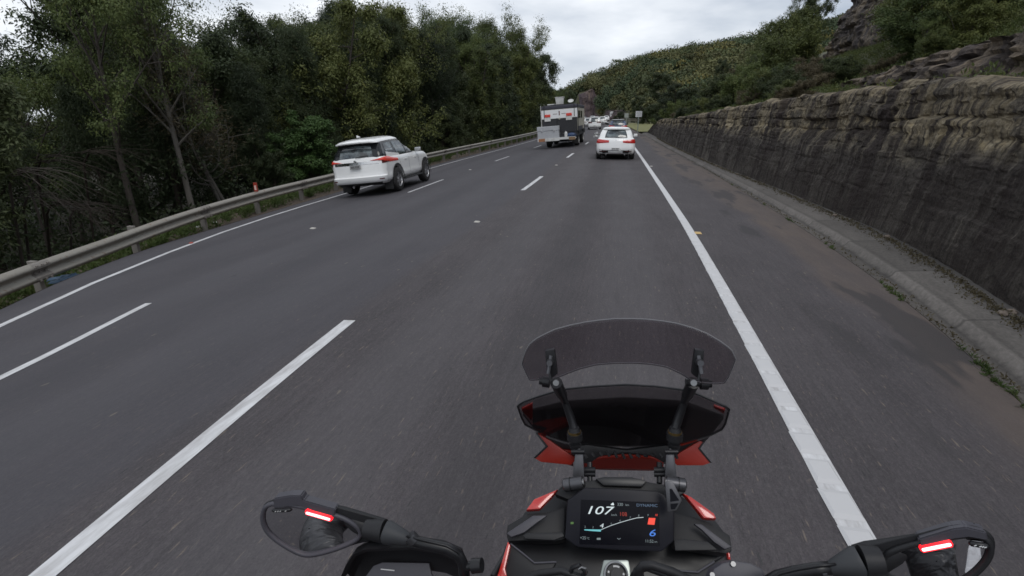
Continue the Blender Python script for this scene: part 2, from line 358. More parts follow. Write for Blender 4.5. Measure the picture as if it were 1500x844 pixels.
# ------------------------------------------------------------------ the road's lines and its height
def spl(tab):
    ys = np.array([a for a, b in tab], float); xs = np.array([b for a, b in tab], float)
    n = len(ys); mm = np.gradient(xs, ys)
    def f(Y):
        Y = np.asarray(Y, float); Yc = np.clip(Y, ys[0], ys[-1]); i = np.clip(np.searchsorted(ys, Yc) - 1, 0, n - 2)
        h = ys[i + 1] - ys[i]; t = (Yc - ys[i]) / h
        v = (2 * t**3 - 3 * t**2 + 1) * xs[i] + (t**3 - 2 * t**2 + t) * h * mm[i] + (-2 * t**3 + 3 * t**2) * xs[i + 1] + (t**3 - t**2) * h * mm[i + 1]
        return v
    return f
XL = spl([(-12, -6.2), (0, -6.3), (4.2, -6.85), (6, -7.62), (8, -8.22), (10, -8.68), (13, -9.07), (16.5, -9.2), (27, -9.2), (34, -8.85), (41, -8.35), (55, -7.75), (80, -7.9), (110, -8.9), (150, -11.5), (250, -18), (400, -30)])
XD2 = spl([(-12, -4.7), (0, -4.75), (3, -5.03), (5, -5.5), (9.7, -6.15), (15.6, -6.3), (22.5, -6.2), (30, -5.85), (40, -5.35), (55, -4.9), (80, -4.95), (110, -5.9), (150, -8.3), (250, -14.3), (400, -26)])
XD1 = spl([(-12, -2.25), (0, -2.25), (3, -2.4), (9, -2.46), (14, -2.36), (21.6, -2.2), (28.5, -2.02), (37, -1.8), (45, -1.65), (60, -1.7), (80, -2.1), (110, -3.0), (150, -5.2), (250, -10.8), (400, -22)])
XR = spl([(-12, 1.15), (0, 1.18), (3, 1.27), (6.5, 1.37), (9, 1.43), (13, 1.47), (19, 1.48), (35, 1.42), (60, 1.2), (80, 0.7), (110, -0.3), (150, -2.2), (250, -7.2), (400, -18)])
XK = spl([(-12, 2.2), (0, 2.45), (3.6, 2.93), (5.3, 3.22), (8, 3.47), (11, 3.62), (15, 3.70), (24, 3.70), (36, 3.45), (50, 3.3), (60, 3.1), (80, 2.6), (110, 1.6), (150, -0.2), (250, -5), (400, -16)])
XW = spl([(-12, 3.0), (0, 3.3), (5.3, 3.98), (7.3, 4.36), (9.3, 4.58), (12, 4.62), (15.3, 4.6), (21, 4.35), (27, 4.15), (36, 3.95), (50, 3.9), (60, 3.8), (80, 3.4), (110, 2.4), (150, .6), (250, -4), (400, -15)])
HRAIL = spl([(-12, .32), (4, .32), (5.5, .34), (7.3, .38), (9.5, .48), (11.4, .55), (13.2, .60), (18, .66), (30, .69), (60, .70), (400, .70)])   # rail top above the road plane; the verge dips by the rest
ESH = spl([(-12, .60), (3, .62), (4.8, .66), (6.4, .80), (8.2, .88), (10.3, .72), (13.2, .6), (17.4, .68), (30, .8), (400, .9)])
def zg(X_, Y):
    X_ = np.asarray(X_, float); Y = np.asarray(Y, float)
    a = np.clip(-1.0 - X_, 0, 9.5); fade = 1.0 - np.clip((Y - 60) / 90, 0, 1) * 0.9
    zz = -np.where(a < 3, 0.1 * a * a / 6, 0.1 * (a - 1.5)) * fade
    b = np.clip(X_ - 1.6, 0, 2.2)
    return zz - 0.04 * b + 0.01 * (np.sqrt(np.maximum(0, Y - 12)**2 + 36) - 6)
def G(px, py):
    r = np.array(ray(px, py)); ts = np.geomspace(0.5, 500, 6000); Q = np.array(EYE)[None] + r[None] * ts[:, None]
    gap = Q[:, 2] - zg(Q[:, 0], Q[:, 1]); i = int(np.argmax(gap < 0)); a = gap[i - 1] / (gap[i - 1] - gap[i]); return Vector(Q[i - 1] * (1 - a) + Q[i] * a)
YS = np.concatenate([np.arange(-12, 30, 0.5), np.arange(30, 80, 1.5), np.arange(80, 401, 5)])
def sheet(name, fa, fb, ncol, dz, material, ys=YS, zfun=None, kind='structure', uvt=False):
    ys = np.asarray(ys, float); A = fa(ys); B = fb(ys); t = np.linspace(0, 1, ncol)
    Xs = A[:, None] * (1 - t) + B[:, None] * t; Ys = np.repeat(ys[:, None], ncol, 1); Z = (zg(Xs, Ys) if zfun is None else zfun(Xs, Ys, t[None])) + dz
    UV = np.stack([Xs - XR(ys)[:, None] if not uvt else np.repeat(t[None], len(ys), 0), Ys], -1).reshape(-1, 2)
    o = npmesh(name, np.stack([Xs, Ys, Z], -1).reshape(-1, 3), gridfaces(len(ys), ncol), material, UV=UV)
    if kind: o['kind'] = kind
    return o
# ================================================================== the road and its edges
sheet('road_surface', lambda y: XL(y) - ESH(y) - 0.02, XK, 40, 0, 'asphalt')
def line_sheet(name, f, wd, y0, y1, dz=0.004):
    ys = np.arange(y0, y1 + 1e-6, min(0.5, (y1 - y0) / 6) if y1 < 60 else 2.0)
    o = sheet(name, lambda y: f(y) - wd / 2, lambda y: f(y) + wd / 2, 3, dz, 'road_paint', ys=ys); return o
line_sheet('left_edge_line', XL, 0.11, -12, 300)
line_sheet('right_edge_line', XR, 0.145, -12, 300)
# raised ribs that make the right edge line rumble
mb = MB()
y = -3.0
while y < 26:
    x = float(XR(y)); z = float(zg(x, y)) + 0.0045
    wv = 0.068 + random.uniform(-0.005, 0.005)
    mb.add([(x - wv - .003, y, z), (x + wv, y, z), (x + wv, y + .215, z), (x - wv - .003, y + .215, z),
            (x - wv + .012, y + .03, z + .011), (x + wv - .012, y + .03, z + .011), (x + wv - .012, y + .18, z + .011), (x - wv + .012, y + .18, z + .011)],
           [(4, 5, 6, 7), (0, 1, 5, 4), (1, 2, 6, 5), (2, 3, 7, 6), (3, 0, 4, 7)])
    y += 0.262
o = mb.build('edge_line_ribs', 'road_paint'); o['kind'] = 'structure'
dash1 = [(0.25, 4.35), (14.05, 17.65), (25.6, 28.6), (37.2, 40.4), (49, 52), (61, 64), (73, 76), (85, 88), (97, 100), (109, 112)]
for a, b in dash1: line_sheet('lane_dash', XD1, 0.125, a, b)
dash2 = [(0.4, 4.98), (15.4, 19.0), (26.9, 29.9), (37.3, 40.3), (49, 52), (61, 64), (73, 76), (85, 88), (97, 100), (109, 112)]
for a, b in dash2: line_sheet('lane_dash', XD2, 0.10, a, b)
# gutter channel and sloping concrete apron
def zk(Xs, Ys, t):
    z0 = zg(XK(Ys), Ys)
    prof = np.interp(t, [0, .04, .2, .26, .30, .36, 1.0], [0.004, -.035, -.065, -.055, .025, .035, .09])
    return z0 + prof
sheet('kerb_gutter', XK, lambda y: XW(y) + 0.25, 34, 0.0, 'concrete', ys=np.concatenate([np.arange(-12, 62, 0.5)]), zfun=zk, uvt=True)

# ground on the left: verge, then an embankment falling into the trees
def zleft(d, Y):   # d = metres left of the asphalt edge
    return -np.interp(d, [0, 1.3, 3, 6, 12, 30, 80, 400], [0.0, 0.02, 0.35, 1.5, 2.8, 3.5, 3.0, 3])
ys = YS; dd = np.array([0, 0.3, 0.6, 0.9, 1.3, 1.8, 2.4, 3, 4, 5, 6, 8, 10, 12, 16, 22, 30, 50, 80, 150, 400.])
E0 = XL(ys) - ESH(ys)
Xs = E0[:, None] - dd[None]; Ys = np.repeat(ys[:, None], len(dd), 1)
nz = np.array([[noise.fractal(Vector((float(Xs[i, j]) * .6, float(ys[i]) * .6, 3)), 1, 2, 4) for j in range(len(dd))] for i in range(len(ys))])
Z = zg(E0, ys)[:, None] + 0.006 + zleft(dd, None)[None] - (.70 - HRAIL(ys))[:, None] * np.clip(dd / .4, 0, 1)[None] + nz * np.clip(dd[None] - 0.3, 0, 1) * 0.09 - 0.02 * (dd[None] > 0.1)
o = npmesh('ground_verge', np.stack([Xs, Ys, Z], -1)[:, :9].reshape(-1, 3), gridfaces(len(ys), 9), 'soil'); o['kind'] = 'structure'
o = npmesh('ground_forest_floor', np.stack([Xs, Ys, Z], -1)[:, 8:].reshape(-1, 3), gridfaces(len(ys), len(dd) - 8), 'forest_floor'); o['kind'] = 'structure'
def zL(X_, Y): e = float(XL(Y)) - float(ESH(Y)); return float(zg(e, Y)) + float(zleft(max(0, e - X_), Y)) - (.70 - float(HRAIL(Y))) * min(1, max(0, e - X_) / .4)

# one wide terrain sheet below everything, out to the horizon
o = npmesh('terrain', [(-1500, -400, -7), (1500, -400, -7), (1500, 2200, -7), (-1500, 2200, -7)], [(0, 1, 2, 3)], 'hill_ground'); o['kind'] = 'structure'

# ================================================================== the rock cutting on the right
tops = [(1580, 112), (1500, 117), (1390, 114), (1333, 115.5), (1293, 123), (1205, 135), (1104, 150), (1029, 165), (985, 173), (955, 184)]
TAB = []
for px, py in tops:
    best = None
    for Y in np.arange(2, 60, 0.05):
        q = atY(px, py, Y); setb = 0.16 * (q.z)
        dx = q.x - (float(XW(Y)) + setb)
        if dx > 0: best = (Y, q.z); break
    if best: TAB.append(best)
TAB = sorted(TAB); TAB = [(-12, TAB[0][1] + .2), (0, TAB[0][1] + 0.1)] + TAB
TAB += [(TAB[-1][0] + 4, TAB[-1][1] - 0.8)]
HT = spl(TAB); YEND = TAB[-1][0]
def HTOP(Y): return HT(Y)
def rock_sheet(name, ys, nv, base, top, lean, mname, amp=0.16, sc=1.0, back=1.2, seed=0):
    """base(Y)->(x,z), top(Y)->z ; face leans back by lean per metre"""
    V = []; UV = []; nb = 6
    for Y in ys:
        bx, bz = base(Y); tz = top(Y); 
        tz += 0.10 * noise.noise(Vector((Y * 1.3, seed, 0))) + 0.06 * noise.noise(Vector((Y * 4.1, seed, 4)))
        for j in range(nv + nb):
            if j < nv:
                t = j / (nv - 1); z = bz + (tz - bz) * t; x = bx + lean * (z - bz)
                rnd = max(0, (t - 0.96) / 0.04) ** 2 * 0.12
                q = Vector((Y * 0.55, z * 1.1, seed))
                d = noise.fractal(q * sc * 1.6, 0.55, 2.1, 8) * amp * 0.55
                blk = 0
                zw = z + .10 * noise.noise(Vector((Y * .5, seed, 1))) ; yw = Y + .25 * noise.noise(Vector((Y * 1.3, z * 1.6, seed)))
                for th, ln_, am in ((.62, 1.9, 1.0), (.27, .8, .6), (.11, .33, .28)):
                    li = math.floor(zw / th * sc); jo = noise.cell(Vector((li * 1.7, seed, 2))) * 3.3; ji = math.floor((yw * sc + jo) / ln_)
                    blk += noise.cell(Vector((ji * 1.31, li * 2.17, seed + th))) * amp * am * 1.5 - amp * am * .75
                    fr_ = (zw / th * sc) % 1.0; fy = ((yw * sc + jo) / ln_) % 1.0
                    if fr_ < .08: blk -= amp * am * .4
                    if fy < .05: blk -= amp * am * .9
                lo2 = max(0.25, min(1, (z - 1.2) / .5 + .25)) if sc > .9 else 1; blk *= lo2
                v_ = noise.noise(Vector((Y * 5.5 * sc, z * 0.9 * sc, seed + 9))) * amp * 0.25
                # bedding seams eat in
                sm = 0
                for s0, wds, dp in ((1.62, .045, .20), (0.95, .03, .07), (2.15, .035, .12), (1.85, .03, .08)):
                    zz = z + 0.12 * noise.noise(Vector((Y * .6, s0, 0)))
                    sm += dp * .3 * math.exp(-((zz - s0) / wds) ** 2) * (0.5 + max(0, noise.noise(Vector((Y * .8, s0, 3)))) * 1.6) if sc >= 0.9 else 0
                x += -(d + blk) * min(1, .35 + 1.6 * (z - bz) / max(.3, tz - bz)) + v_ + sm + rnd + .05
                if j == 0: x -= 0.05
            else:
                t = (j - nv + 1) / nb; x = bx + lean * (tz - bz) + 0.2 + back * t; z = tz - 0.02 + (0.08 if back < 3 else .3) * t * noise.noise(Vector((Y * .8, t * 4, 2))) - (.1 * t if back > 3 else 0)
            V.append((x, Y, z)); UV.append((Y, z + (0 if j < nv else (j - nv) * .2)))
    o = npmesh(name, V, gridfaces(len(ys), nv + nb), mname, UV=UV, smooth=False); o['kind'] = 'structure'; return o
ysr = np.concatenate([np.arange(-4, 14, 0.04), np.arange(14, 30, 0.08), np.arange(30, YEND, 0.16)])
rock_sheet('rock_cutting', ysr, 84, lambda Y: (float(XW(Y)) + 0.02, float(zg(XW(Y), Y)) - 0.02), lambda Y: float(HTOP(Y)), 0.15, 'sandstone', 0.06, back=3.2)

# slope above the cutting
def xtop(Y): return XW(Y) + 0.15 * (HTOP(Y) + 0.1) + 0.5
def zh(X_, Y):
    """height of the hillside right of the cutting"""
    Yc = min(max(Y, -12), YEND - 0.1); x0 = float(xtop(Yc)); t = X_ - x0; h = float(HTOP(Yc))
    if Y > YEND: h -= 0.0
    g = np.interp(t, [-1, 0, 3, 5, 12, 20, 60], [-.3, -.15, 0.05 if Y < 20 else .4, 1.0, 4.3, 6.5, 22])
    z = h + g
    if Y > 46:     # the slope falls away to the grass where the cutting ends
        f = min(1, max(0, (Y - 46 - max(0, X_ - 7) * 2.6) / 16)); low = float(zg(float(XK(Y)), Y)) - .1; far = np.interp(X_, [3, 8, 12, 30, 90], [0, 0.2, 0.9, 6.5, 25])
        z = z * (1 - f) + (low + far) * f
    return z
ys2 = np.concatenate([np.arange(-12, 64, 1.0), np.arange(64, 200, 6)])
ts = np.array([-0.1, .6, 1.5, 3, 4.5, 6, 8, 10, 12, 15, 18, 22, 28, 40, 60, 90, 150])
V = []
for Y in ys2:
    x0 = float(xtop(min(Y, YEND - .1))) if Y < YEND else float(XK(Y)) + .05 + max(0, 1 - (Y - YEND) / 4) * 2.0
    for t in ts:
        X_ = x0 + t; V.append((X_, Y, (zh(X_, Y) if t > 0 else zh(X_, Y) - .05) + (0.25 * noise.noise(Vector((X_ * .3, Y * .3, 0))) if t > 1 else 0) - (0.03 if Y >= YEND else 0)))
mg = npmesh('hillside', V, gridfaces(len(ys2), len(ts)), 'hill_ground'); mg['kind'] = 'structure'
# end of the cutting: rock rounds off down to the verge
V = []; UV = []
for i in range(40):
    a = i / 39
    for j in range(24):
        t = j / 23; Y = YEND - .5 + 3.6 * sin(a * pi / 2); bx = float(XW(min(Y, YEND))) + 2.6 * (1 - cos(a * pi / 2)) ; bz = float(zg(XW(Y), Y)) - .1
        hh = (float(HTOP(YEND - .2)) + 0.5 - bz) * (1 - 0.45 * a); q = Vector((Y, bx, t * 1.5))
        V.append((bx + 0.5 * t * hh + noise.fractal(q, 1, 2, 4) * .18, Y - 0.3 * t + noise.fractal(q * 1.3, 1, 2, 4) * .18, bz + hh * t)); UV.append((Y + bx, t * hh))
o = npmesh('rock_cutting_end', V, gridfaces(40, 24), 'ledge_rock', UV=UV); o['kind'] = 'structure'

# second ledge of rock above the cutting, and the cliff higher up
lt = spl([(-10, 5.6), (4, 5.2), (7.5, 4.9), (9.2, 4.7), (10.5, 4.15), (12, 3.75), (14, 3.75), (16, 3.7), (19, 3.4), (22, 3.0)])
lx = spl([(-10, 8.6), (0, 8.8), (8, 8.8), (14, 8.2), (22, 7.2)])
rock_sheet('rock_ledge', np.arange(-8, 21.5, 0.09), 26, lambda Y: (float(lx(Y)), float(zh(float(lx(Y)), Y)) - 1.1), lambda Y: float(lt(Y)), 0.25, 'ledge_rock', 0.17, 0.95, 1.6, 3)
cxb = spl([(8, 21), (20, 22), (40, 22.5), (56, 22), (68, 23), (75, 25)])
ctp = spl([(8, 26), (30, 26), (50, 25), (56, 21), (60, 17), (66, 13.5), (75, 11)])
rock_sheet('rock_cliff', np.arange(6, 75, 0.3), 60, lambda Y: (float(cxb(Y)), float(zh(float(cxb(Y)), Y)) - 2.0), lambda Y: float(ctp(Y)), 0.10, 'cliff_rock', 0.42, 0.3, 6, 8)

# ================================================================== the far hill
crest = [(560, 150), (700, 150), (780, 145), (820, 137), (842, 130), (858, 124), (876, 112), (893, 104), (912, 99), (930, 95), (950, 90), (985, 83), (1020, 78), (1051, 74), (1100, 66), (1145, 58), (1220, 40), (1350, 10), (1500, -20)]
cpx = [a for a, b in crest]; cpy = [b for a, b in crest]
hp = np.concatenate([np.arange(560, 830, 15), np.arange(830, 900, 2.5), np.arange(900, 1500, 8)])
HV = []; rows = np.linspace(0, 1, 40)
def hill(px, t):
    cy = np.interp(px, cpx, cpy); Yc = np.interp(px, [560, 850, 900, 1150, 1500], [400, 330, 340, 330, 300])
    yf = np.interp(px, [560, 830, 870, 905, 940, 1500], [300, 265, 262, 215, 150, 120])
    rc = np.interp(px, [838, 846, 866, 882], [0, 1, 1, 0])             # where the old road cutting bares the rock
    prof_s = 1.0 - (1.0 - t) ** 1.7
    prof_r = np.interp(t, [0, 0.04, 0.10, 0.14, 1], [0.0, 0.14, 0.72, 0.80, 1])
    pz = prof_s * (1 - rc) + prof_r * rc
    if px > 884: pz = np.interp(px, [884, 930], [0.25, 0]) * np.interp(t, [0, .08, .1, 1], [0, .3, .33, 1]) + (1 - np.interp(px, [884, 930], [0.25, 0])) * pz
    Y = yf + (Yc - yf) * t; top = atY(px, cy, Yc); base_z = float(zg(-5, yf)) - 1.5
    x = atY(px, 175, Y).x
    return Vector((x, Y, base_z + (top.z - 2.2 - base_z) * pz))
UV = []
for t in rows:
    for px in hp: q = hill(px, t); n_ = noise.fractal(q * 0.05, 1, 2, 4) * 1.6 * min(1, t * 5); HV.append((q.x, q.y + n_, q.z)); UV.append((q.x, q.z))
for px in hp: q = hill(px, 1); HV.append((q.x, q.y + 120, q.z - 25)); UV.append((q.x, q.z))
o = npmesh('hill', HV, gridfaces(41, len(hp)), 'hill_ground', UV=UV); o['kind'] = 'structure'
# bare rock face of that cutting, proud of the hill
def far_face(name, p0, p1, t0, t1, seed, out_=1.6):
    V = []; UV = []
    pxs = np.linspace(p0, p1, 70); tt = np.linspace(t0, t1, 40)
    for t in tt:
        for px in pxs:
            q = hill(px, t); ed = min(1, min(px - p0, p1 - px) / 5) ; e2 = min(1, (t1 - t) / (t1 - t0) * 6)
            d = noise.fractal(Vector((q.x * .12, q.z * .25, seed)), 0.9, 2, 5) * 2.0 + noise.cell(Vector((q.x * .18, q.z * .2, seed))) * 1.2
            V.append((q.x, q.y - (out_ + d * .7) * ed * e2 + 1.2 * (1 - ed * e2), q.z)); UV.append((q.x, q.z))
    o = npmesh(name, V, gridfaces(40, 70), 'far_rock', UV=UV); o['kind'] = 'structure'
far_face('far_rock_face', 845, 874, 0.0, 0.125, 3)
far_face('far_rock_bank', 842, 925, 0.0, 0.05, 9, 1.0)
far_face('far_rock_slope', 884, 918, 0.03, 0.10, 5, 1.0)

# grass triangle beside the far road, behind the end of the cutting
sheet('grass_patch', lambda y: XK(y) + 0.1, lambda y: XK(y) + 9.5 + 0 * y, 14, 0.05, 'grass_ground', ys=np.arange(YEND + 3, 118, 2.0),
      zfun=lambda X_, Y, t: zg(XK(Y), Y) + 0.25 * t + 0.0 * Y)
# ================================================================== plants
def unit(v): return v / (np.linalg.norm(v, axis=-1, keepdims=True) + 1e-9)
def leaf_quads(C, rad, n, ln, wd, droop=0.3, shell=0.5, flat=0.8, rg=rng, outward=0.4, radial=0.0):
    """n pointed leaves round each cluster centre"""
    C = np.asarray(C, float); K = len(C); rad = np.broadcast_to(np.asarray(rad, float), (K,))
    d = unit(rg.normal(size=(K, n, 3))); r = rg.random((K, n, 1)) ** shell
    pos = C[:, None] + d * r * rad[:, None, None] * np.array([1, 1, flat])
    dirv = unit(rg.normal(size=(K, n, 3)) * (1 - outward) + d * outward + np.array([0, 0, -droop]))
    ref = unit(rg.normal(size=(K, n, 3))) * (1 - radial) + unit(d + np.array([0, 0, .5])) * radial
    dirv = unit(dirv - radial * ref * (dirv * ref).sum(-1, keepdims=True)); s = unit(np.cross(dirv, ref))
    L = ln * (0.6 + 0.8 * rg.random((K, n, 1))); W_ = wd * (0.6 + 0.8 * rg.random((K, n, 1)))
    V = np.stack([pos, pos + dirv * L * .45 + s * W_ * .5, pos + dirv * L, pos + dirv * L * .45 - s * W_ * .5], 2).reshape(-1, 3)
    return V, np.arange(len(V)).reshape(-1, 4)
def bez(a, b, c, n):
    t = np.linspace(0, 1, n)[:, None]; return (1 - t) ** 2 * a + 2 * t * (1 - t) * b + t * t * c
def make_tree(name, H, kind, seed, leafm, barkm):
    """Empty > trunk, crown; kinds: gum, she_oak, twiggy, bushy, dense"""
    rg = np.random.default_rng(seed); root = empty(name); mb = MB(); tips = []; trad = []
    lean = rg.normal(size=2) * H * 0.035
    nst = {'gum': 1, 'she_oak': 1, 'twiggy': 2, 'bushy': 3, 'dense': 2, 'bush': 6, 'pole': 1}[kind]
    for st in range(nst):
        off = np.array([0, 0, 0.]) if nst == 1 else np.append(rg.normal(size=2) * (0.12 if kind != 'bush' else .25), 0)
        topv = np.array([lean[0], lean[1], H * (0.93 if st == 0 else rg.uniform(.6, .85))]) + (0 if nst == 1 else np.append(rg.normal(size=2) * H * .16, 0))
        midv = off + (topv - off) * .5 + np.append(rg.normal(size=2) * H * .03, 0)
        tr = bez(off - np.array([0, 0, .5]), midv, topv, 12); r0 = {'gum': .017, 'she_oak': .012, 'twiggy': .009, 'bushy': .010, 'dense': .011, 'bush': .008, 'pole': .009}[kind] * H
        mb.tube([tuple(p) for p in tr], [r0 * (1 - .85 * i / 11) + .006 for i in range(12)], 7, False)
        cfg = {'gum': (16, .38, .97, .40, 2.4), 'she_oak': (34, .22, .98, .24, 1.2), 'twiggy': (30, .25, .95, .30, 1.0), 'bushy': (14, .12, .95, .36, 1.2), 'dense': (22, .12, .98, .30, 1.0), 'bush': (6, .1, .9, .42, 1), 'pole': (18, .5, .97, .16, 1)}[kind]
        nb, lo, hi, blen, _ = cfg
        for i in range(nb):
            f = lo + (hi - lo) * (i + rg.random()) / nb; k_ = f * 11; a = tr[int(k_)] * (1 - k_ % 1) + tr[min(11, int(k_) + 1)] * (k_ % 1)
            az = i * 2.4 + rg.random() * 1.2; 
            env = {'gum': sin(pi * min(1, max(0.08, (f - lo) / (hi - lo) * .8 + .22))), 'she_oak': (1.08 - f) ** .6, 'twiggy': .35 + .9 * (1 - f), 'bushy': sin(pi * (f * .8 + .12)), 'dense': (1.1 - f) ** .5, 'bush': 1, 'pole': .6 + .4 * sin(pi * f)}[kind]
            ll = H * blen * env * rg.uniform(.7, 1.15)
            el = {'gum': rg.uniform(.5, 1.1), 'she_oak': rg.uniform(.35, .9), 'twiggy': rg.uniform(.9, 1.35), 'bushy': rg.uniform(.4, 1.1), 'dense': rg.uniform(.1, .8), 'bush': rg.uniform(.3, 1.2), 'pole': rg.uniform(.3, .9)}[kind]
            dv = np.array([cos(az) * cos(el), sin(az) * cos(el), sin(el)])
            c = a + dv * ll; 
            if kind == 'twiggy': b = a + np.array([cos(az), sin(az), .05]) * ll * .55; c = a + np.array([cos(az) * .5, sin(az) * .5, .9]) * ll
            else: b = a + dv * ll * .5 + np.array([0, 0, -.06 * ll if kind != 'gum' else .06 * ll])
            br = bez(a, b, c, 7); rb = r0 * (1 - .8 * f) * .5 + .004
            mb.tube([tuple(p) for p in br], [rb * (1 - .8 * j / 6) + .003 for j in range(7)], 5, False)
            nsub = {'gum': 5, 'she_oak': 6, 'twiggy': 9, 'bushy': 5, 'dense': 5, 'bush': 5, 'pole': 4}[kind]
            for q in range(nsub):
                g_ = rg.uniform(.35, 1.0); k2 = g_ * 6; s0 = br[int(min(5, k2))] * (1 - k2 % 1) + br[min(6, int(min(5, k2)) + 1)] * (k2 % 1)
                dv2 = unit(dv * .8 + rg.normal(size=3) * .7 + np.array([0, 0, .25 if kind != 'she_oak' else .1]))
                sl = ll * rg.uniform(.25, .5) * (1 if kind != 'gum' else .9)
                e = s0 + dv2 * sl; m_ = s0 + dv2 * sl * .5 + rg.normal(size=3) * .05 * sl
                mb.tube([tuple(s0), tuple(m_), tuple(e)], [rb * .35 + .003, rb * .25 + .002, .002], 4, False)
                for u in ((.35, .7, 1.0) if kind in ('she_oak', 'dense', 'twiggy', 'bush') else (.6, 1.0)):
                    tips.append(s0 + (e - s0) * u); trad.append(1)
            if kind != 'twiggy': tips.append(c)
    t = mb.build('trunk', barkm, root, smooth=True, fix=False)
    tips = np.array(tips); s_ = H / 10
    par = {'gum': (0.58 * s_, 105, .135, .058, .5, .72), 'she_oak': (0.46 * s_, 44, .25, .028, .6, 1.0), 'twiggy': (0.40 * s_, 9, .20, .03, .1, 1.1),
           'bushy': (0.50 * s_, 80, .12, .06, .3, .8), 'dense': (0.50 * s_, 58, .145, .055, .4, .9), 'bush': (0.85 * s_, 60, .085, .036, .1, .9), 'pole': (0.42 * s_, 70, .13, .055, .4, .9)}[kind]
    V, F = leaf_quads(tips, par[0] * rg.uniform(.6, 1.3, len(tips)), par[1], par[2], par[3], par[4], .55, par[5], rg, radial=.8 if kind in ('gum', 'bush', 'bushy', 'dense') else .3)
    c = npmesh('crown', V, F, leafm, parent=root, smooth=False)
    root['h'] = 0; del root['h']
    return root, H
PR = {}
for nm, H, kd, sd_, lm, bm_ in [('gum_a', 12, 'gum', 1, 'leaf_gum', 'bark_grey'), ('gum_b', 12, 'gum', 2, 'leaf_olive', 'bark_grey'), ('gum_c', 12, 'gum', 5, 'leaf_gum', 'bark_pale'),
                          ('oak_a', 11, 'she_oak', 3, 'leaf_she_oak', 'bark_grey'), ('oak_b', 11, 'she_oak', 4, 'leaf_dark', 'bark_dark'), ('twig', 9, 'twiggy', 6, 'leaf_dry', 'bark_pale'),
                          ('dense_a', 9, 'dense', 7, 'leaf_dark', 'bark_dark'), ('dense_b', 8, 'dense', 8, 'leaf_she_oak', 'bark_dark'), ('bright', 4.5, 'bushy', 9, 'leaf_bright', 'bark_grey'),
                          ('olive', 9, 'dense', 13, 'leaf_olive', 'bark_grey'), ('pole', 12, 'pole', 14, 'leaf_she_oak', 'bark_grey'),
                          ('bush_a', 2.6, 'bush', 10, 'leaf_olive', 'bark_grey'), ('bush_b', 2.6, 'bush', 11, 'leaf_gum', 'bark_dark'), ('bush_c', 2.6, 'bush', 12, 'leaf_dry', 'bark_grey'), ('bush_d', 2.6, 'bush', 15, 'leaf_she_oak', 'bark_dark')]:
    tmp = make_tree({'bush': 'bush'}.get(kd, 'tree'), H, kd, sd_, lm, bm_); PR[nm] = [tmp[0], tmp[1], False]
def plant(proto, x, y, z, height, label, cat, group=None, rz=None, name=None, wide=1.0, tilt=0):
    src, H, used = PR[proto]
    if used: o = copy_tree(src)
    else: o = src; PR[proto][2] = True
    if name: o.name = name
    s = height / H; o.location = (x, y, z); o.scale = (s * wide, s * wide, s); o.rotation_euler = (tilt, 0, random.uniform(0, 6.28) if rz is None else rz)
    for k_ in ('group',):
        if k_ in o: del o[k_]
    tag(o, label, cat, group); return o

# ---- the forest left of the road: tops follow the outline against the sky
sil = [(-120, -60), (0, -60), (24, -30), (32, 62), (60, 72), (88, 62), (100, 0), (130, -70), (290, -60), (318, 10), (338, 46), (365, 36), (398, 16), (425, -6), (500, -20), (560, -22), (612, -5), (640, 16), (700, 16), (722, 28), (770, 34), (790, 62), (804, 100), (812, 122), (830, 128), (845, 150), (862, 168)]
spx = [a for a, b in sil]; spy = [b for a, b in sil]
def top_for(x, y):   # the height a crown at (x, y) may reach
    px = 750 + FPX * (Vector((x, y, 0)).dot(CR)) / (Vector((x, y, 0)).dot(CF))
    py = np.interp(px, spx, spy); return px, atY(px, py, y).z if y > 1 else 14
kinds_f = {'oak_a': 'slender feathery tree with drooping needles in the forest behind the guard rail', 'oak_b': 'dark feathery tree deep in the forest behind the guard rail',
           'gum_a': 'tall leafy gum tree in the forest behind the guard rail', 'gum_b': 'olive green gum tree in the forest behind the guard rail', 'dense_a': 'dark bushy tree filling the forest behind the guard rail',
           'dense_b': 'dense low branching tree among the forest trunks', 'pole': 'thin bare stemmed tree with a small crown in the forest', 'olive': 'yellow green bushy tree in the forest behind the guard rail'}
GF = 'trees in the forest behind the guard rail'
r2 = random.Random(5); nfor = 0
def forest_row(off, y0, y1, step, choice, hmul=1.0, jit=.8, hmax=17):
    global nfor
    y = y0
    while y < y1:
        yy = y + r2.uniform(-1, 1) * step * .35; x = float(XL(yy)) - off - r2.uniform(-1, 1) * jit
        z = zL(x, yy) - 0.1; px, tz = top_for(x, yy); tz = min([tz] + [top_for(x + e_, yy)[1] for e_ in ((1.5, 3.0) if yy > 25 else (.8, -.8))])
        pr = r2.choice(choice); h = min(hmax, (tz - z) * r2.uniform(.86, 1.0) * hmul)
        if h > 2.5: plant(pr, x, yy, z, h, kinds_f[pr], 'tree', GF + ': ' + kinds_f[pr].split(' in ')[0], name={'g': 'gum_tree', 'o': 'she_oak_tree', 'd': 'forest_tree', 'p': 'pole_tree'}[pr[0]]); nfor += 1
        y += step * r2.uniform(.8, 1.2)
forest_row(6.5, 2, 46, 2.9, ['oak_a', 'oak_b', 'oak_a', 'pole', 'dense_b'], .96)
forest_row(9.5, 4, 60, 3.0, ['oak_a', 'oak_b', 'gum_a', 'gum_b', 'dense_a'], 1.0)
forest_row(14, 4, 70, 3.6, ['oak_a', 'dense_a', 'oak_b', 'gum_a'], 1.0)
forest_row(20, 4, 80, 4.2, ['dense_a', 'oak_b', 'dense_a'], .92)
forest_row(28, 4, 60, 5.0, ['dense_a', 'dense_b'], .8)
forest_row(5.0, 20, 100, 3.2, ['dense_a', 'dense_b', 'dense_b', 'oak_b'], .5)
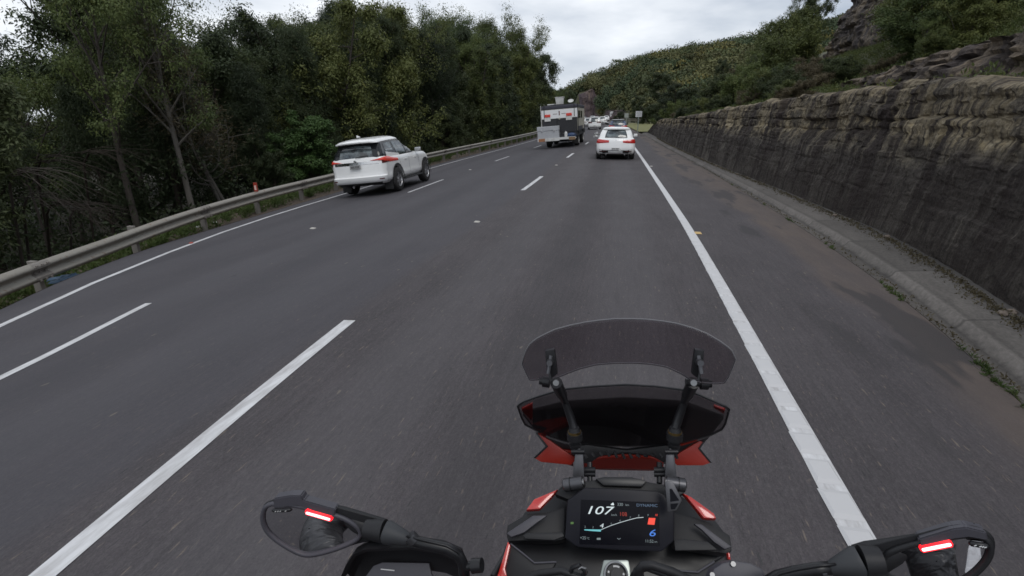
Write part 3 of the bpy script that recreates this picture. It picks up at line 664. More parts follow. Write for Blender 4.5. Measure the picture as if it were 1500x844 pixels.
forest_row(7.0, 46, 130, 3.6, ['gum_a', 'dense_b', 'olive', 'oak_a'], .9)
forest_row(12.0, 60, 150, 4.5, ['gum_b', 'gum_a', 'olive'], 1.0)
forest_row(4.6, 100, 190, 4.5, ['olive', 'dense_b', 'gum_a'], 1.0)
# dark thicket low between the trunks
def thicket():
    C = []; 
    for i in range(1500):
        y = rng.uniform(0, 105); x = float(XL(y)) - rng.uniform(4.6, 17) ; z = zL(x, y); C.append((x, y, z + rng.random() ** 1.5 * 2.4))
    C = np.array(C); V, F = leaf_quads(C, rng.uniform(.4, 1.1, len(C)), 75, .17, .06, .1, .6, .8, rng)
    o = npmesh('undergrowth', V, F, 'leaf_dark', smooth=False); tag(o, 'dark tangled undergrowth between the forest trunks behind the guard rail', 'undergrowth', kind='stuff')
thicket()
# fallen bare branches, grey, behind the rail
def sp_tree(proto, px, py_base, X_or_Y, top_py, label, name, wide=1.0, byY=True, rz=None, cat='tree', tilt=0):
    q = atY(px, py_base, X_or_Y); z = zL(q.x, q.y) - .1 if q.x < 0 else zh(q.x, q.y) - .1
    t = atY(px, top_py, X_or_Y); return plant(proto, q.x, q.y, z, t.z - z, label, cat, rz=rz, name=name, wide=wide, tilt=tilt)
sp_tree('bright', 441, 230, 21.5, 168, 'small bright green tree standing alone just behind the guard rail', 'small_green_tree', 1.25)
sp_tree('twig', 318, 200, 17.5, 6, 'pale grey tree of upswept bare twigs towering at the forest edge', 'twiggy_tree', .95)
sp_tree('gum_c', 262, 200, 15.5, -60, 'tall gum with pale forked trunk behind the guard rail', 'pale_gum_tree', .8)
sp_tree('gum_a', 172, 200, 13.5, -70, 'tall dark gum rising out of the picture left of the pale forked one', 'tall_gum_tree', .8)
sp_tree('gum_b', 752, 150, 88, 34, 'gum with layered olive crown leaning over the road far ahead', 'spreading_gum_tree', .95)
sp_tree('gum_b', 712, 150, 80, 18, 'tallest olive gum against the sky before the road bends', 'spreading_gum_tree', .9)
sp_tree('gum_a', 660, 150, 62, 14, 'rounded gum crown at the top of the forest outline', 'spreading_gum_tree', .9)
sp_tree('olive', 452, 150, 27, -16, 'broad yellow green bushy crown high above the white four wheel drive', 'yellow_green_tree', 1.0)
sp_tree('olive', 540, 150, 33, -20, 'second broad yellow green crown further along the forest edge', 'yellow_green_tree', 1.0)
# drooping dead branches over the rail at the far left
for i, (px, py, Y, ln) in enumerate([(40, 290, 9.5, 1.9), (75, 300, 10.2, 2.2), (20, 255, 9.0, 2.4), (60, 235, 10.5, 2.6), (110, 305, 11, 1.7), (130, 225, 12, 2.2)]):
    q = atY(px, py, Y); mb = MB()
    for j in range(13):
        a = Vector(q) + Vector((r2.gauss(0, .12), r2.gauss(0, .12), r2.gauss(0, .06))); dx = r2.uniform(.5, 1) * ln; dz = r2.uniform(-.55, .1) * ln
        b = a + Vector((dx * .5, r2.uniform(-.3, .3), .12 * ln)); c = a + Vector((dx, r2.uniform(-.5, .5), dz))
        pts = [tuple(v) for v in bez(np.array(a), np.array(b), np.array(c), 6)]; mb.tube(pts, [.009, .008, .006, .005, .003, .002], 4, False)
    base = Vector(q); mb.tube([(base.x - 1.2, base.y + .4, zL(base.x - 1.2, base.y + .4)), tuple(base + Vector((-.5, .2, -.3))), tuple(base)], [.04, .03, .02], 6, False)
    o = mb.build('dead_branch', 'bark_dark' if i % 2 else 'bark_grey', smooth=True, fix=False)
    tag(o, 'bare grey dead branch arching down towards the guard rail at the dark forest edge', 'branch', 'dead branches at the forest edge')
# weeds under the rail
C = []
for i in range(900):
    y = rng.uniform(3, 90) ** 1.0; x = float(XL(y)) - rng.uniform(1.2, 3.0); C.append((x, y, zL(x, y) + rng.random() * .12))
for i in range(700):
    y = 3 + rng.random() ** 1.6 * 30; x = float(XL(y)) - rng.uniform(1.2, 2.6); C.append((x, y, zL(x, y) + rng.random() * .15))
C = np.array(C); V, F = leaf_quads(C, rng.uniform(.06, .2, len(C)), 40, .13, .022, -.9, .6, 1.0, rng, .2)
o = npmesh('weeds', V, F, 'weed', smooth=False); tag(o, 'straggly green weeds growing along the foot of the guard rail', 'weeds', kind='stuff')
# weeds and moss in the gutter
C = []
for y0, n in ((4.0, 16), (4.5, 9), (6.2, 12), (6.5, 7), (8.5, 5), (11, 6), (13, 3), (17, 3)):
    for i in range(n): y = y0 + rng.normal() * .22; x = float(XK(y)) + rng.normal() * .02; C.append((x, y, float(zg(x, y)) - .002))
C = np.array(C); V, F = leaf_quads(C, rng.uniform(.008, .03, len(C)), 16, .045, .009, -.8, .6, .5, rng, .2)
o = npmesh('gutter_weeds', V, F, 'weed', smooth=False); tag(o, 'thin green weeds sprouting from the joint of the gutter', 'weeds', kind='stuff')

# ---- scrub on the slope above the cutting
GB = 'bushes on the slope above the rock cutting'
bl = {'bush_a': 'olive scrub bush on the slope above the rock cutting', 'bush_b': 'dark green scrub bush on the slope above the rock cutting', 'bush_c': 'dry brownish scrub bush on the slope above the rock cutting',
      'bush_d': 'greyish green heath bush on the slope above the rock cutting', 'dense_b': 'bushy dark tree on the slope above the rock cutting', 'olive': 'olive bushy tree on the slope above the rock cutting', 'gum_a': 'leafy gum tree on the slope above the rock cutting'}
def slope_plant(pr, x, y, h, wide=1.3, label=None, name=None):
    z = zh(x, y) - .15
    px_ = 750 + FPX * (Vector((x, y, 0)).dot(CR)) / (Vector((x, y, 0)).dot(CF))
    if not label and 1150 < px_ < 1320 or px_ > 1385:      # leave the cliff in view
        lim = atY(px_, 88 if px_ < 1310 else 22, y).z - z
        if lim < .5: return None
        h = min(h, lim)
    return plant(pr, x, y, z, h, label or bl[pr], 'bush' if pr[:4] == 'bush' else 'tree', None if label else GB + ': ' + bl[pr].split(' on ')[0], name=name or ('bush' if pr[:4] == 'bush' else 'slope_tree'), wide=wide)
nb = 0
for i in range(150):
    y = 9 + 52 * r2.random() ** 0.9; x0 = float(xtop(min(y, YEND - .2))); t = 0.9 + 13 * r2.random() ** 1.15
    if y < 22 and t < 3.4: continue
    if y < 22 and 3.4 < t < 5.8: t += 3
    pr = r2.choice(['bush_a', 'bush_b', 'bush_a', 'bush_d', 'bush_c', 'bush_d']); slope_plant(pr, x0 + t, y, r2.uniform(.9, 2.1) * (0.75 if t < 2.5 else 1.15), r2.uniform(1.0, 1.5)); nb += 1
for i in range(125):
    y = 18 + 58 * r2.random(); t = r2.uniform(5.5, 19); x0 = float(xtop(min(y, YEND - .2)))
    slope_plant(r2.choice(['dense_b', 'olive', 'bush_b', 'bush_a', 'gum_a']), x0 + t, y, (r2.uniform(2.4, 4.2) if r2.random() < .75 else r2.uniform(5, 6.5)) * (1 if t > 9 else .7), r2.uniform(.8, 1.4)); nb += 1
for i in range(26):    # behind the second ledge and under the cliff, nearer the camera
    y = r2.uniform(8, 34); slope_plant(r2.choice(['bush_b', 'bush_a', 'dense_b', 'bush_d']), r2.uniform(11.5, 20), y, r2.uniform(1.6, 3.6), 1.4); nb += 1
for i in range(22):    # low dry scrub hanging at the lip
    y = r2.uniform(18, 50); slope_plant(r2.choice(['bush_c', 'bush_d', 'bush_a']), float(xtop(min(y, YEND - .2))) + r2.uniform(.2, .9), y, r2.uniform(.5, .95), 1.5); nb += 1
for x, y, h, pr, lb in [(6.4, 56, 4.6, 'dense_a', 'dark rounded bush right above the near end of the rock cutting, beside the grass'), (8.2, 60, 6.2, 'dense_b', 'taller dark bush behind the rounded one at the end of the cutting'),
                        (5.6, 53, 2.2, 'bush_b', 'low dark bush crowning the end of the rock cutting')]:
    slope_plant(pr, x, y, h, 1.5, lb, 'dark_bush')
# low scrub and tussocks carpeting the slope: nobody could count them
C = []; S = []
for i in range(5200):
    y = rng.uniform(4, 64); x0 = float(xtop(min(y, YEND - .2))) if y < YEND else float(XK(y)) + 1; t = .15 + rng.random() ** 1.3 * 22; x = x0 + t
    if y < 20 and x < float(lx(y)) + 1.1 and rng.random() < .93: continue
    if y > YEND + 2 and x < float(XK(y)) + 5.5: continue
    C.append((x, y, zh(x, y) + .1)); S.append(rng.uniform(.18, .55) * (1 if t > 1.5 else .6))
C = np.array(C); V, F = leaf_quads(C, np.array(S), 110, .085, .03, -.3, .5, .7, rng, .5, radial=.3)
o = npmesh('slope_scrub', V, F, 'leaf_olive', smooth=False); tag(o, 'low green scrub and tussocks carpeting the slope above the rock cutting', 'scrub', kind='stuff')
# trees where the cliff meets the sky, and a pale trunk in front of the cliff
def far_tree(pr, px, py_top, py_base, Y, label, name, wide=1.0, cat='tree'):
    a = atY(px, py_base, Y); t = atY(px, py_top, Y); return plant(pr, a.x, a.y, a.z, t.z - a.z, label, cat, name=name, wide=wide)
far_tree('dense_b', 1172, -30, 75, 78, 'dark gum standing at the left end of the cliff', 'cliff_gum_tree', .8)
far_tree('gum_a', 1158, -14, 80, 84, 'open gum reaching out from the cliff towards the sky', 'cliff_gum_tree', .9)
far_tree('dense_b', 1150, 30, 88, 72, 'dark bushy tree at the foot of the cliff end', 'cliff_bush_tree', 1.2)
far_tree('pole', 1291, -40, 100, 44, 'thin pale trunked tree in front of the cliff', 'cliff_sapling', .8)
far_tree('dense_b', 1335, -60, 100, 34, 'tall dark green tree hiding the middle of the cliff', 'cliff_tree', .6)
far_tree('gum_a', 1372, -60, 100, 32, 'tall leafy gum left of the bare right hand cliff', 'cliff_tree', .5)
far_tree('bush_b', 1415, 30, 80, 26, 'bright green bush clump under the right hand cliff', 'cliff_bush', 1.6, 'bush')
far_tree('bush_a', 1480, 25, 85, 24, 'olive bush clump at the right under the cliff', 'cliff_bush', 1.6, 'bush')

# ---- the wooded far hill: one mass, its skyline trees separate
def hill_forest():
    n = 1900; pxs = rng.uniform(830, 1300, n); t = rng.random(n) ** 0.85; C = []; R0 = []; K = []
    for i in range(n):
        px = pxs[i]; tt = t[i]
        if 843 < px < 878 and tt < .118: continue
        if px < 935 and tt < .07: continue
        q = hill(px, tt); q2 = hill(px, min(1, tt + .01)); r_ = min(5.0, 2.3 * math.exp(rng.normal(0, .38))) * (0.8 + q.y / 600); C.append((q.x, q.y, q.z + r_ * .55)); R0.append(r_); K.append(rng.integers(0, 3))
    C = np.array(C); R0 = np.array(R0); K = np.array(K)
    Vs = []; Fs = []; cols = []; o_ = 0
    pal = np.array([(0.075, 0.090, 0.040), (0.098, 0.100, 0.044), (0.060, 0.082, 0.042), (0.15, 0.135, 0.045)])
    nl = 340; V, F = leaf_quads(C, R0, nl, .78, .55, .0, .4, .62, rng, .5, radial=.55)
    pn = np.array([noise.noise(Vector(tuple(c * .022))) for c in C]); K = np.clip(((pn + .5) * 3 + rng.normal(0, .35, len(C))).astype(int), 0, 2)
    base = pal[K] * rng.uniform(.7, 1.35, (len(C), 1)) * 1.1; yl = rng.random(len(C)) < .07; base[yl] = pal[3]
    col = np.repeat(base, nl * 4, 0); col = np.concatenate([col, np.ones((len(col), 1))], 1)
    m = mat('hill_foliage', (0.06, 0.07, 0.03), .7, spec=.2); k = NB(m); at = k.n('ShaderNodeAttribute', attribute_name='tint'); k.col(at.outputs[0])
    o = npmesh('hill_forest', V, F, 'hill_foliage', smooth=False, col=col); tag(o, 'eucalypt forest covering the far hill above the road', 'forest', kind='stuff')
hill_forest()
for i, (px, dy, pr, wd) in enumerate([(858, 8, 'gum_b', 1.3), (868, 9, 'gum_b', 1.3), (880, 11, 'gum_a', 1.2), (897, 15, 'gum_a', 1.4), (907, 12, 'gum_b', 1.3), (922, 8, 'gum_b', 1.4), (940, 10, 'gum_a', 1.4), (951, 13, 'gum_c', 1.5), (968, 8, 'gum_b', 1.3), (986, 11, 'gum_a', 1.6), (1004, 6, 'gum_b', 1.4), (1022, 8, 'gum_a', 1.5), (1040, 7, 'gum_b', 1.3), (1063, 8, 'gum_a', 1.4), (1085, 7, 'gum_b', 1.4), (1105, 8, 'gum_a', 1.4), (1125, 7, 'gum_b', 1.3)]):
    q = hill(px, 1.0); top = atY(px, np.interp(px, cpx, cpy) - dy - 1, q.y)
    lb = {897: 'large rounded gum on the skyline of the far hill', 951: 'flat topped gum sticking up on the far hill skyline'}.get(px, 'small gum tree on the skyline of the far hill')
    plant(pr, q.x, q.y, q.z - 2, top.z - q.z + 2, lb, 'tree', None if px in (897, 951) else 'skyline trees on the far hill', name='skyline_gum_tree', wide=wd)
# dark bushes at the foot of the hill behind the signs
for px, pt, pb, Y, lb in [(914, 163, 182, 128, 'dark rounded bush behind the grey sign'), (929, 160, 181, 124, 'dark rounded bush behind the white speed sign'), (902, 166, 178, 140, 'small bush left of the grey sign'), (945, 150, 182, 118, 'large dark bush right behind the white sign'), (958, 140, 186, 105, 'tall dark bush above the metal barrier end')]:
    far_tree('dense_b', px, pt, pb, Y, lb, 'roadside_bush', 1.6, 'bush')
for k_ in [a for a in PR if not PR[a][2]]:
    for c in list(PR[k_][0].children): bpy.data.objects.remove(c)
    bpy.data.objects.remove(PR[k_][0])
print('forest trees', nfor, 'bushes', nb, 'YEND', YEND, [tuple(np.round(t, 2)) for t in TAB])

# ================================================================== guard rail, posts, litter
mat('galv', (0.30, 0.285, 0.255), 0.55, .35); k = NB(M['galv']); a1 = k.noise(k.map(k.obj(), (1, .35, 2)), 2.0, 6, .7); a2 = k.noise(k.obj(), 9, 4, .7)
c_ = k.mix(a1, (0.21, 0.19, 0.16), (0.36, 0.34, 0.30)); c_ = k.mix(k.ramp(a2, [(.58, g3(0)), (.72, g3(.8))]), c_, (0.16, 0.085, 0.045)); c_ = k.mix(k.ramp(a1, [(.55, g3(0)), (.75, g3(.7))]), c_, (0.20, 0.165, 0.125)); k.col(c_)
mat('post_steel', (0.22, 0.20, 0.18), .7, .2); mat('red_reflector', (0.30, 0.035, 0.02), .5)
root = empty('guard_rail', (float(XL(14)) - 1.6, 14, zL(float(XL(14)) - 1.6, 14))); tag(root, 'weathered steel guard rail on short posts along the left verge', 'guard rail')
inv = root.matrix_basis.inverted() if False else Matrix.Translation(root.location).inverted()
prof = [(0, 0.29), (.05, .30), (.10, .34), (.10, .375), (.015, .42), (.015, .465), (.10, .51), (.10, .545), (.05, .585), (0, .595)]
ys = np.concatenate([np.arange(-10, 40, 0.5), np.arange(40, 112, 1.5)]); V = []
def RX(y): return float(XL(y)) - 1.10
for y in ys:
    z0 = float(zg(RX(y), y)) + float(HRAIL(y)) - .59
    V += [(RX(y) + d, y, z0 + h) for d, h in prof] + [(RX(y) + d - .006, y, z0 + h) for d, h in prof[::-1]]
rb = npmesh('rail_beam', V, gridfaces(len(ys), 20, True), 'galv', parent=root); rb.location = -root.location
pm = MB(); pm.box(-.16, -.02, -.035, .035, -.4, .62, bev=.006)
pp = pm.build('post', 'post_steel', root); y = 3.6; first = True; posts = []
pys = list(np.arange(-8.4, 30, 2.42)) + list(np.arange(31, 110, 2.42))
for y in pys:
    o = pp if first else pp.copy()
    if not first: COL.objects.link(o); o.parent = root
    first = False; x = RX(y); o.location = Vector((x + .02, y, zL(x, y))) - root.location; posts.append(y)
yb = min(posts, key=lambda t: abs(t - 13.1)); mb = MB(); mb.box(-.06, .06, -.012, .012, 0, .26, bev=.01)
o = mb.build('reflector_blade', 'red_reflector', root, bevel=0); o.location = Vector((RX(yb) + .03, yb - .07, zL(RX(yb), yb) + .66)) - root.location
mb = MB(); mb.box(-.03, .03, -.018, -.013, .05, .18); s_ = mb.build('reflector_face', mat('pale_reflector', (.7, .5, .45), .3), o)
# raised pavement markers
mat('marker', (.46, .44, .40), .6); mat('marker_tan', (.55, .38, .16), .6)
def marker(px, py, mt, label, group=None):
    q = G(px, py); mb = MB(); mb.add([(-.055, -.05, 0), (.055, -.05, 0), (.055, .05, 0), (-.055, .05, 0), (-.038, -.022, .018), (.038, -.022, .018), (.038, .022, .018), (-.038, .022, .018)], [(4, 5, 6, 7), (0, 1, 5, 4), (1, 2, 6, 5), (2, 3, 7, 6), (3, 0, 4, 7)])
    o = mb.build('road_marker', mt); o.location = (q.x, q.y, float(zg(q.x, q.y)) + .004); tag(o, label, 'road marker', group)
    return o
marker(698.7, 325.5, 'marker', 'pale raised marker between the first and second dash of the near lane line')
marker(815, 242.3, 'marker', 'small pale raised marker further ahead on the near lane line')
marker(458.6, 335, 'marker', 'pale raised marker on the far lane line behind the white four wheel drive')
marker(688.7, 249, 'marker', 'small pale raised marker on the far lane line ahead of the white four wheel drive')
marker(954, 244, 'marker', 'small pale raised marker just right of the solid edge line, nearest the white hatchback')
o = marker(1022, 342, 'marker_tan', 'tan raised marker beside the right edge line'); o.scale = (1.15, 1.3, 1.1)
# litter
def blob(name, q, s, mt, label, cat, seed, flat=.35):
    bm = bmesh.new(); bmesh.ops.create_icosphere(bm, subdivisions=2, radius=1)
    for v in bm.verts:
        n_ = 1 + .5 * noise.noise(v.co * 1.5 + Vector((seed, 0, 0))); v.co = Vector((v.co.x * s * n_, v.co.y * s * n_ * 1.2, max(-.02, v.co.z * s * flat * n_)))
    me = bpy.data.meshes.new(name); bm.to_mesh(me); bm.free(); me.materials.append(M[mt]); o = bpy.data.objects.new(name, me); COL.objects.link(o); o.location = q; tag(o, label, cat); return o
mat('blue_plastic', (.045, .085, .14), .6); mat('white_plastic', (.6, .6, .58), .6); mat('stone', (.2, .16, .13), .9); mat('red_plastic', (.35, .06, .04), .6)
mb = MB(); q = G(90, 408)
for i in range(9):
    a = Vector((r2.uniform(-.35, .1), r2.uniform(-.1, .3), .03)); mb.add([a, a + Vector((r2.uniform(.15, .4), r2.uniform(-.05, .25), r2.uniform(0, .08))), a + Vector((r2.uniform(.1, .3), r2.uniform(.1, .3), .1)), a + Vector((-.04, r2.uniform(.06, .2), r2.uniform(.02, .09)))], [(0, 1, 2, 3)])
o = mb.build('torn_tarp', 'blue_plastic', smooth=True); o.location = (q.x - .15, q.y, zL(q.x, q.y) + .02); sm = o.modifiers.new('s', 'SOLIDIFY'); sm.thickness = .004; o.scale = (.7, .7, .7); tag(o, 'torn scrap of blue plastic lying under the guard rail', 'litter')
for px, py, s, mt, lb, sd_ in [(297, 333, .045, 'white_plastic', 'small pale paper scrap on the left shoulder of the road', 1), (315, 327, .06, 'white_plastic', 'white plastic scrap by the foot of a rail post', 2), (290, 333, .05, 'white_plastic', 'crumpled pale litter on the verge dirt', 3), (280, 357, .04, 'red_plastic', 'small reddish scrap beside the left edge line', 4)]:
    q = G(px, py); blob('litter', (q.x, q.y, float(zg(q.x, q.y)) + .015), s, mt, lb, 'litter', sd_)
for i in range(18):
    y = r2.uniform(4.5, 40) if i else 9.2; x = float(XW(y)) + r2.uniform(-.12, .05); s = r2.uniform(.015, .05)
    blob('fallen_stone', (x, y, float(zg(XK(y), y)) + .085), s, 'stone', 'small stone fallen from the cutting onto the concrete apron', 'stone', i, .7)['group'] = 'stones at the foot of the rock cutting'

# grit, bark and dead leaves gathered along the foot of the cutting and in the gutter
C = []
for i in range(5200):
    y = 3 + rng.random() ** 1.5 * 45; w_ = float(XW(y)) - float(XK(y))
    if rng.random() < .7: f = 1 - abs(rng.normal()) * .10; x = float(XK(y)) + w_ * min(1.02, f); dz = np.interp(f, [.3, 1], [.03, .09])
    else: f = abs(rng.normal(.12, .07)); x = float(XK(y)) + w_ * f; dz = -.05
    C.append((x, y, float(zg(float(XK(y)), y)) + dz))
C = np.array(C); V, F = leaf_quads(C, .03, 3, .035, .016, .0, .6, .12, rng, .3)
o = npmesh('leaf_litter', V, F, 'leaf_dry', smooth=False); tag(o, 'dead leaves and grit gathered on the concrete along the foot of the rock cutting', 'leaf litter', kind='stuff')
# lapped joints of the rail with bolt heads
for i, yb in enumerate(posts[2:26:2]):
    V = []; yy_ = [yb - .17, yb + .17]
    for y in yy_:
        z0 = float(zg(RX(y), y)) + float(HRAIL(y)) - .59; V += [(RX(y) + d + .006, y, z0 + h) for d, h in prof]
    mbj = MB(); n_ = len(prof)
    mbj.add(V, [(j, j + 1, n_ + j + 1, n_ + j) for j in range(n_ - 1)])
    for y in (yb - .11, yb, yb + .11):
        z0 = float(zg(RX(y), y)) + float(HRAIL(y)) - .59
        for h_ in (.33, .44, .555): mbj.box(RX(y) + (.10 if h_ != .44 else .02), RX(y) + (.125 if h_ != .44 else .045), y - .016, y + .016, z0 + h_ - .016, z0 + h_ + .016)
    o = mbj.build('splice_joint', 'post_steel', root); o.location = -root.location
# ================================================================== vehicles
mat('white_paint', (0.80, 0.80, 0.79), 0.28, coat=.6); mat('blue_paint', (0.05, 0.075, 0.14), 0.25, .2, coat=.8); mat('silver_paint', (.42, .43, .44), .3, .4, coat=.5); mat('dark_paint', (.03, .032, .035), .3, coat=.6)
mat('green_grey_paint', (.30, .38, .37), .4)
for n_ in ('white_paint',):
    k = NB(M[n_]); s_ = k.n('ShaderNodeSeparateXYZ', {0: k.obj()}).outputs[2]; d_ = k.noise(k.obj(), 3, 5, .65)
    dz = k.n('ShaderNodeMapRange', {0: k.math('ADD', s_, k.math('MULTIPLY', d_, -.5)), 1: .25, 2: -.15, 3: 0.0, 4: .40}).outputs[0]; k.col(k.mix(dz, (.86, .86, .85), (.42, .37, .31)))
mat('tint_glass', (0.012, 0.014, 0.016), 0.12, spec=.4); mat('window_glass', (0.06, 0.075, 0.082), 0.05, spec=1.0); mat('black_trim', (0.018, 0.018, 0.019), .55); mat('rubber', (0.022, 0.021, 0.021), .85)
k = NB(M['window_glass']); nn = k.noise(k.map(k.obj(), (3, 3, 5)), 1.0, 3, .6); k.col(k.mix(k.ramp(nn, [(.42, g3(0)), (.6, g3(1))]), (.022, .027, .03), (.12, .15, .16)))  # pale patches painted into the glass stand for reflected sky
mat('alloy', (.42, .42, .43), .35, .8); mat('dark_alloy', (.10, .10, .105), .4, .7); mat('tail_red', (.50, .02, .015), .18, coat=.7); mat('tail_lit', (.65, .06, .04), .25, emit=(1, .05, .03), es=.03); mat('tail_dark', (.10, .012, .012), .2, coat=.6)
mat('plate', (.62, .62, .60), .5); mat('plate_grey', (.30, .30, .30), .5); mat('plate_ink', (.03, .03, .035), .6); mat('chrome', (.65, .65, .66), .15, 1.0); mat('underbody', (.01, .01, .01), .9)

def planform(w, y0, y1, rr, rf, bow, bowf, n=(9, 9, 26, 9, 9)):
    """right half outline from rear centre to front centre, as (x, y)"""
    pts = []
    rx = w - rr
    for i in range(n[0]): t = i / (n[0]); pts.append((rx * t, y0 + bow * t * t))
    ry = y0 + bow
    for i in range(n[1]): a = -pi / 2 + pi / 2 * i / n[1]; pts.append((rx + rr * cos(a), ry + rr + rr * sin(a)))
    fy = y1 - bowf
    for i in range(n[2]): t = i / n[2]; pts.append((w - .012 * (2 * t - 1) ** 2 * w, ry + rr + (fy - rf - ry - rr) * t))
    fx = w - rf
    for i in range(n[3]): a = pi / 2 * i / n[3]; pts.append((fx + rf * cos(a), fy - rf + rf * sin(a)))
    for i in range(n[4] + 1): t = 1 - i / n[4]; pts.append((fx * t, fy + bowf * (1 - t * t)))
    return np.array(pts)
class Shell:
    """horizontal slices (z, w, y0, y1, rr, rf, bow, bowf) lofted to a closed body"""
    def __init__(s, slices, drop=None):
        s.z = np.array([a[0] for a in slices]); s.H = np.array([planform(*a[1:]) for a in slices]); s.drop = drop
        s.N = s.H.shape[1]
    def at(s, kx, z):
        """kx in 0..N-1 (fraction allowed) along the right half outline"""
        i = int(min(len(s.z) - 2, max(0, np.searchsorted(s.z, z) - 1))); t = (z - s.z[i]) / (s.z[i + 1] - s.z[i]); t = min(1, max(0, t))
        r = s.H[i] * (1 - t) + s.H[i + 1] * t; j = int(min(s.N - 2, max(0, math.floor(kx)))); q = kx - j
        p = r[j] * (1 - q) + r[j + 1] * q; return Vector((p[0], p[1], z))
    def nrm(s, kx, z):
        e = .5; a = s.at(max(0, kx - e), z); b = s.at(min(s.N - 1, kx + e), z); d = 0.03; c0 = s.at(kx, z - d); c1 = s.at(kx, z + d)
        return (b - a).cross(c1 - c0).normalized()
    def k_y(s, y, z):
        ks = np.linspace(9, 53, 400); ysv = [s.at(k_, z).y for k_ in ks]; return float(np.interp(y, ysv, ks))
    def k_x(s, x, z, front=False):
        ks = np.linspace(0, 17, 150) if not front else np.linspace(46, s.N - 1, 150); xs = [s.at(k_, z).x for k_ in ks]
        return float(np.interp(x, xs, ks)) if not front else float(np.interp(-x, [-v for v in xs], ks))
    def mesh(s, mb, captop=True, capbot=True):
        rings = []
        for zz, r in zip(s.z, s.H):
            full = [(x, y, zz) for x, y in r] + [(-x, y, zz) for x, y in r[1:-1][::-1]]
            if s.drop: full = [(x, y, z + s.drop(x, y, z)) for x, y, z in full]
            rings.append(full)
        mb.loft(rings, cap=False); n = len(rings[0]); base = len(mb.v) - n * len(rings)
        # caps as strips between mirrored points
        for ring in ([0] if capbot else []) + ([len(rings) - 1] if captop else []):
            b = base + ring * n; Nh = s.N
            for j in range(Nh - 1):
                a0, a1 = b + j, b + j + 1; m0 = b + (n - j) % n; m1 = b + (n - j - 1) % n
                q = [a0, a1, m1, m0]; q2 = []
                for v in q:
                    if v not in q2: q2.append(v)
                if len(q2) > 2: mb.f.append(tuple(q2))
        return mb
    def patch(s, mb, k0, k1, zlo, zhi, nk=8, nz=4, off=.006, side=1, both=False, thick=.0):
        """zlo/zhi: numbers or functions of t in 0..1 from k0 to k1"""
        f0 = zlo if callable(zlo) else (lambda t: zlo); f1 = zhi if callable(zhi) else (lambda t: zhi)
        for sd_ in ((1, -1) if both else (side,)):
            V = []
            for i in range(nk + 1):
                t = i / nk; kx = k0 + (k1 - k0) * t
                for j in range(nz + 1):
                    z = f0(t) + (f1(t) - f0(t)) * j / nz; p = s.at(kx, z); nr = s.nrm(kx, z)
                    e = 1.0 if 0 < i < nk and 0 < j < nz else 0.0
                    p = p + nr * (off + thick * e)
                    if s.drop: p.z += s.drop(p.x, p.y, z)
                    V.append((p.x * sd_, p.y, p.z))
            F = [(i * (nz + 1) + j, (i + 1) * (nz + 1) + j, (i + 1) * (nz + 1) + j + 1, i * (nz + 1) + j + 1) for i in range(nk) for j in range(nz)]
            if sd_ < 0: F = [q[::-1] for q in F]
            mb.add(V, F)
        return mb
def wheel(root, x, y, r, wd, side, spokes=6, alloy='alloy', name='wheel'):
    """tyre with rim as a sub-part; side=+1 outer face to +x"""
    X = Matrix.Rotation(pi / 2 * side, 4, 'Y')
    t = MB().lathe([(r * .62, -wd / 2), (r * .90, -wd / 2), (r * .97, -wd * .42), (r, -wd * .25), (r, wd * .25), (r * .97, wd * .42), (r * .90, wd / 2), (r * .62, wd / 2), (r * .60, wd * .1)], 32, X, cap=False)
    t.lathe([(0.001, 0.0), (r * .62, 0.0)], 32, X, cap=False)
    w_ = t.build(name, 'rubber', root, auto=40); w_.location = (x, y, r)
    mb = MB().lathe([(r * .64, wd * .36), (r * .66, wd * .45), (r * .60, wd * .47), (r * .56, wd * .36), (r * .56, wd * .05)], 32, X, cap=False)
    mb.lathe([(0.001, wd * .40), (r * .12, wd * .38), (r * .15, wd * .30)], 16, X, cap=False)
    for i in range(spokes):
        a = 2 * pi * i / spokes; Xs = X @ Matrix.Rotation(a, 4, 'Z')
        V = []
        for rr_, ww, zz in ((r * .10, r * .09, wd * .36), (r * .35, r * .075, wd * .38), (r * .58, r * .11, wd * .42)):
            V += [(rr_, -ww, zz), (rr_, ww, zz), (rr_, ww, zz - .03), (rr_, -ww, zz - .03)]
        mb.add(V, [(0, 1, 5, 4), (4, 5, 9, 8), (1, 2, 6, 5), (5, 6, 10, 9), (0, 4, 7, 3), (4, 8, 11, 7)], Xs)
    rim = mb.build('rim', alloy, w_, auto=35)
    return w_
def cut(o, wheels, r, width, w):
    """wheel arches cut out of the body"""
    mb = MB()
    for y, z in wheels:
        for sd_ in (1, -1):
            mb.lathe([(r, -.01), (r, width)], 28, Matrix.Translation((sd_ * (w + .1), y, z)) @ Matrix.Rotation(-pi / 2 * sd_, 4, 'Y'))
    c = mb.build('cutter', 'underbody'); md = o.modifiers.new('bool', 'BOOLEAN'); md.object = c; md.operation = 'DIFFERENCE'; md.solver = 'EXACT'
    dg = bpy.context.evaluated_depsgraph_get(); me = bpy.data.meshes.new_from_object(o.evaluated_get(dg)); o.modifiers.clear(); o.data = me; bpy.data.objects.remove(c)
    me.materials.clear(); me.materials.append(M['white_paint'])
def put(o, x, y, rz=0, tilt=True):
    z = float(zg(x, y)); o.location = (x, y, z); e = .4
    ry = -math.atan((float(zg(x + e, y)) - float(zg(x - e, y))) / (2 * e)) if tilt else 0; rx = math.atan((float(zg(x, y + 1)) - float(zg(x, y - 1))) / 2)
    o.rotation_euler = (rx, ry, rz); return o
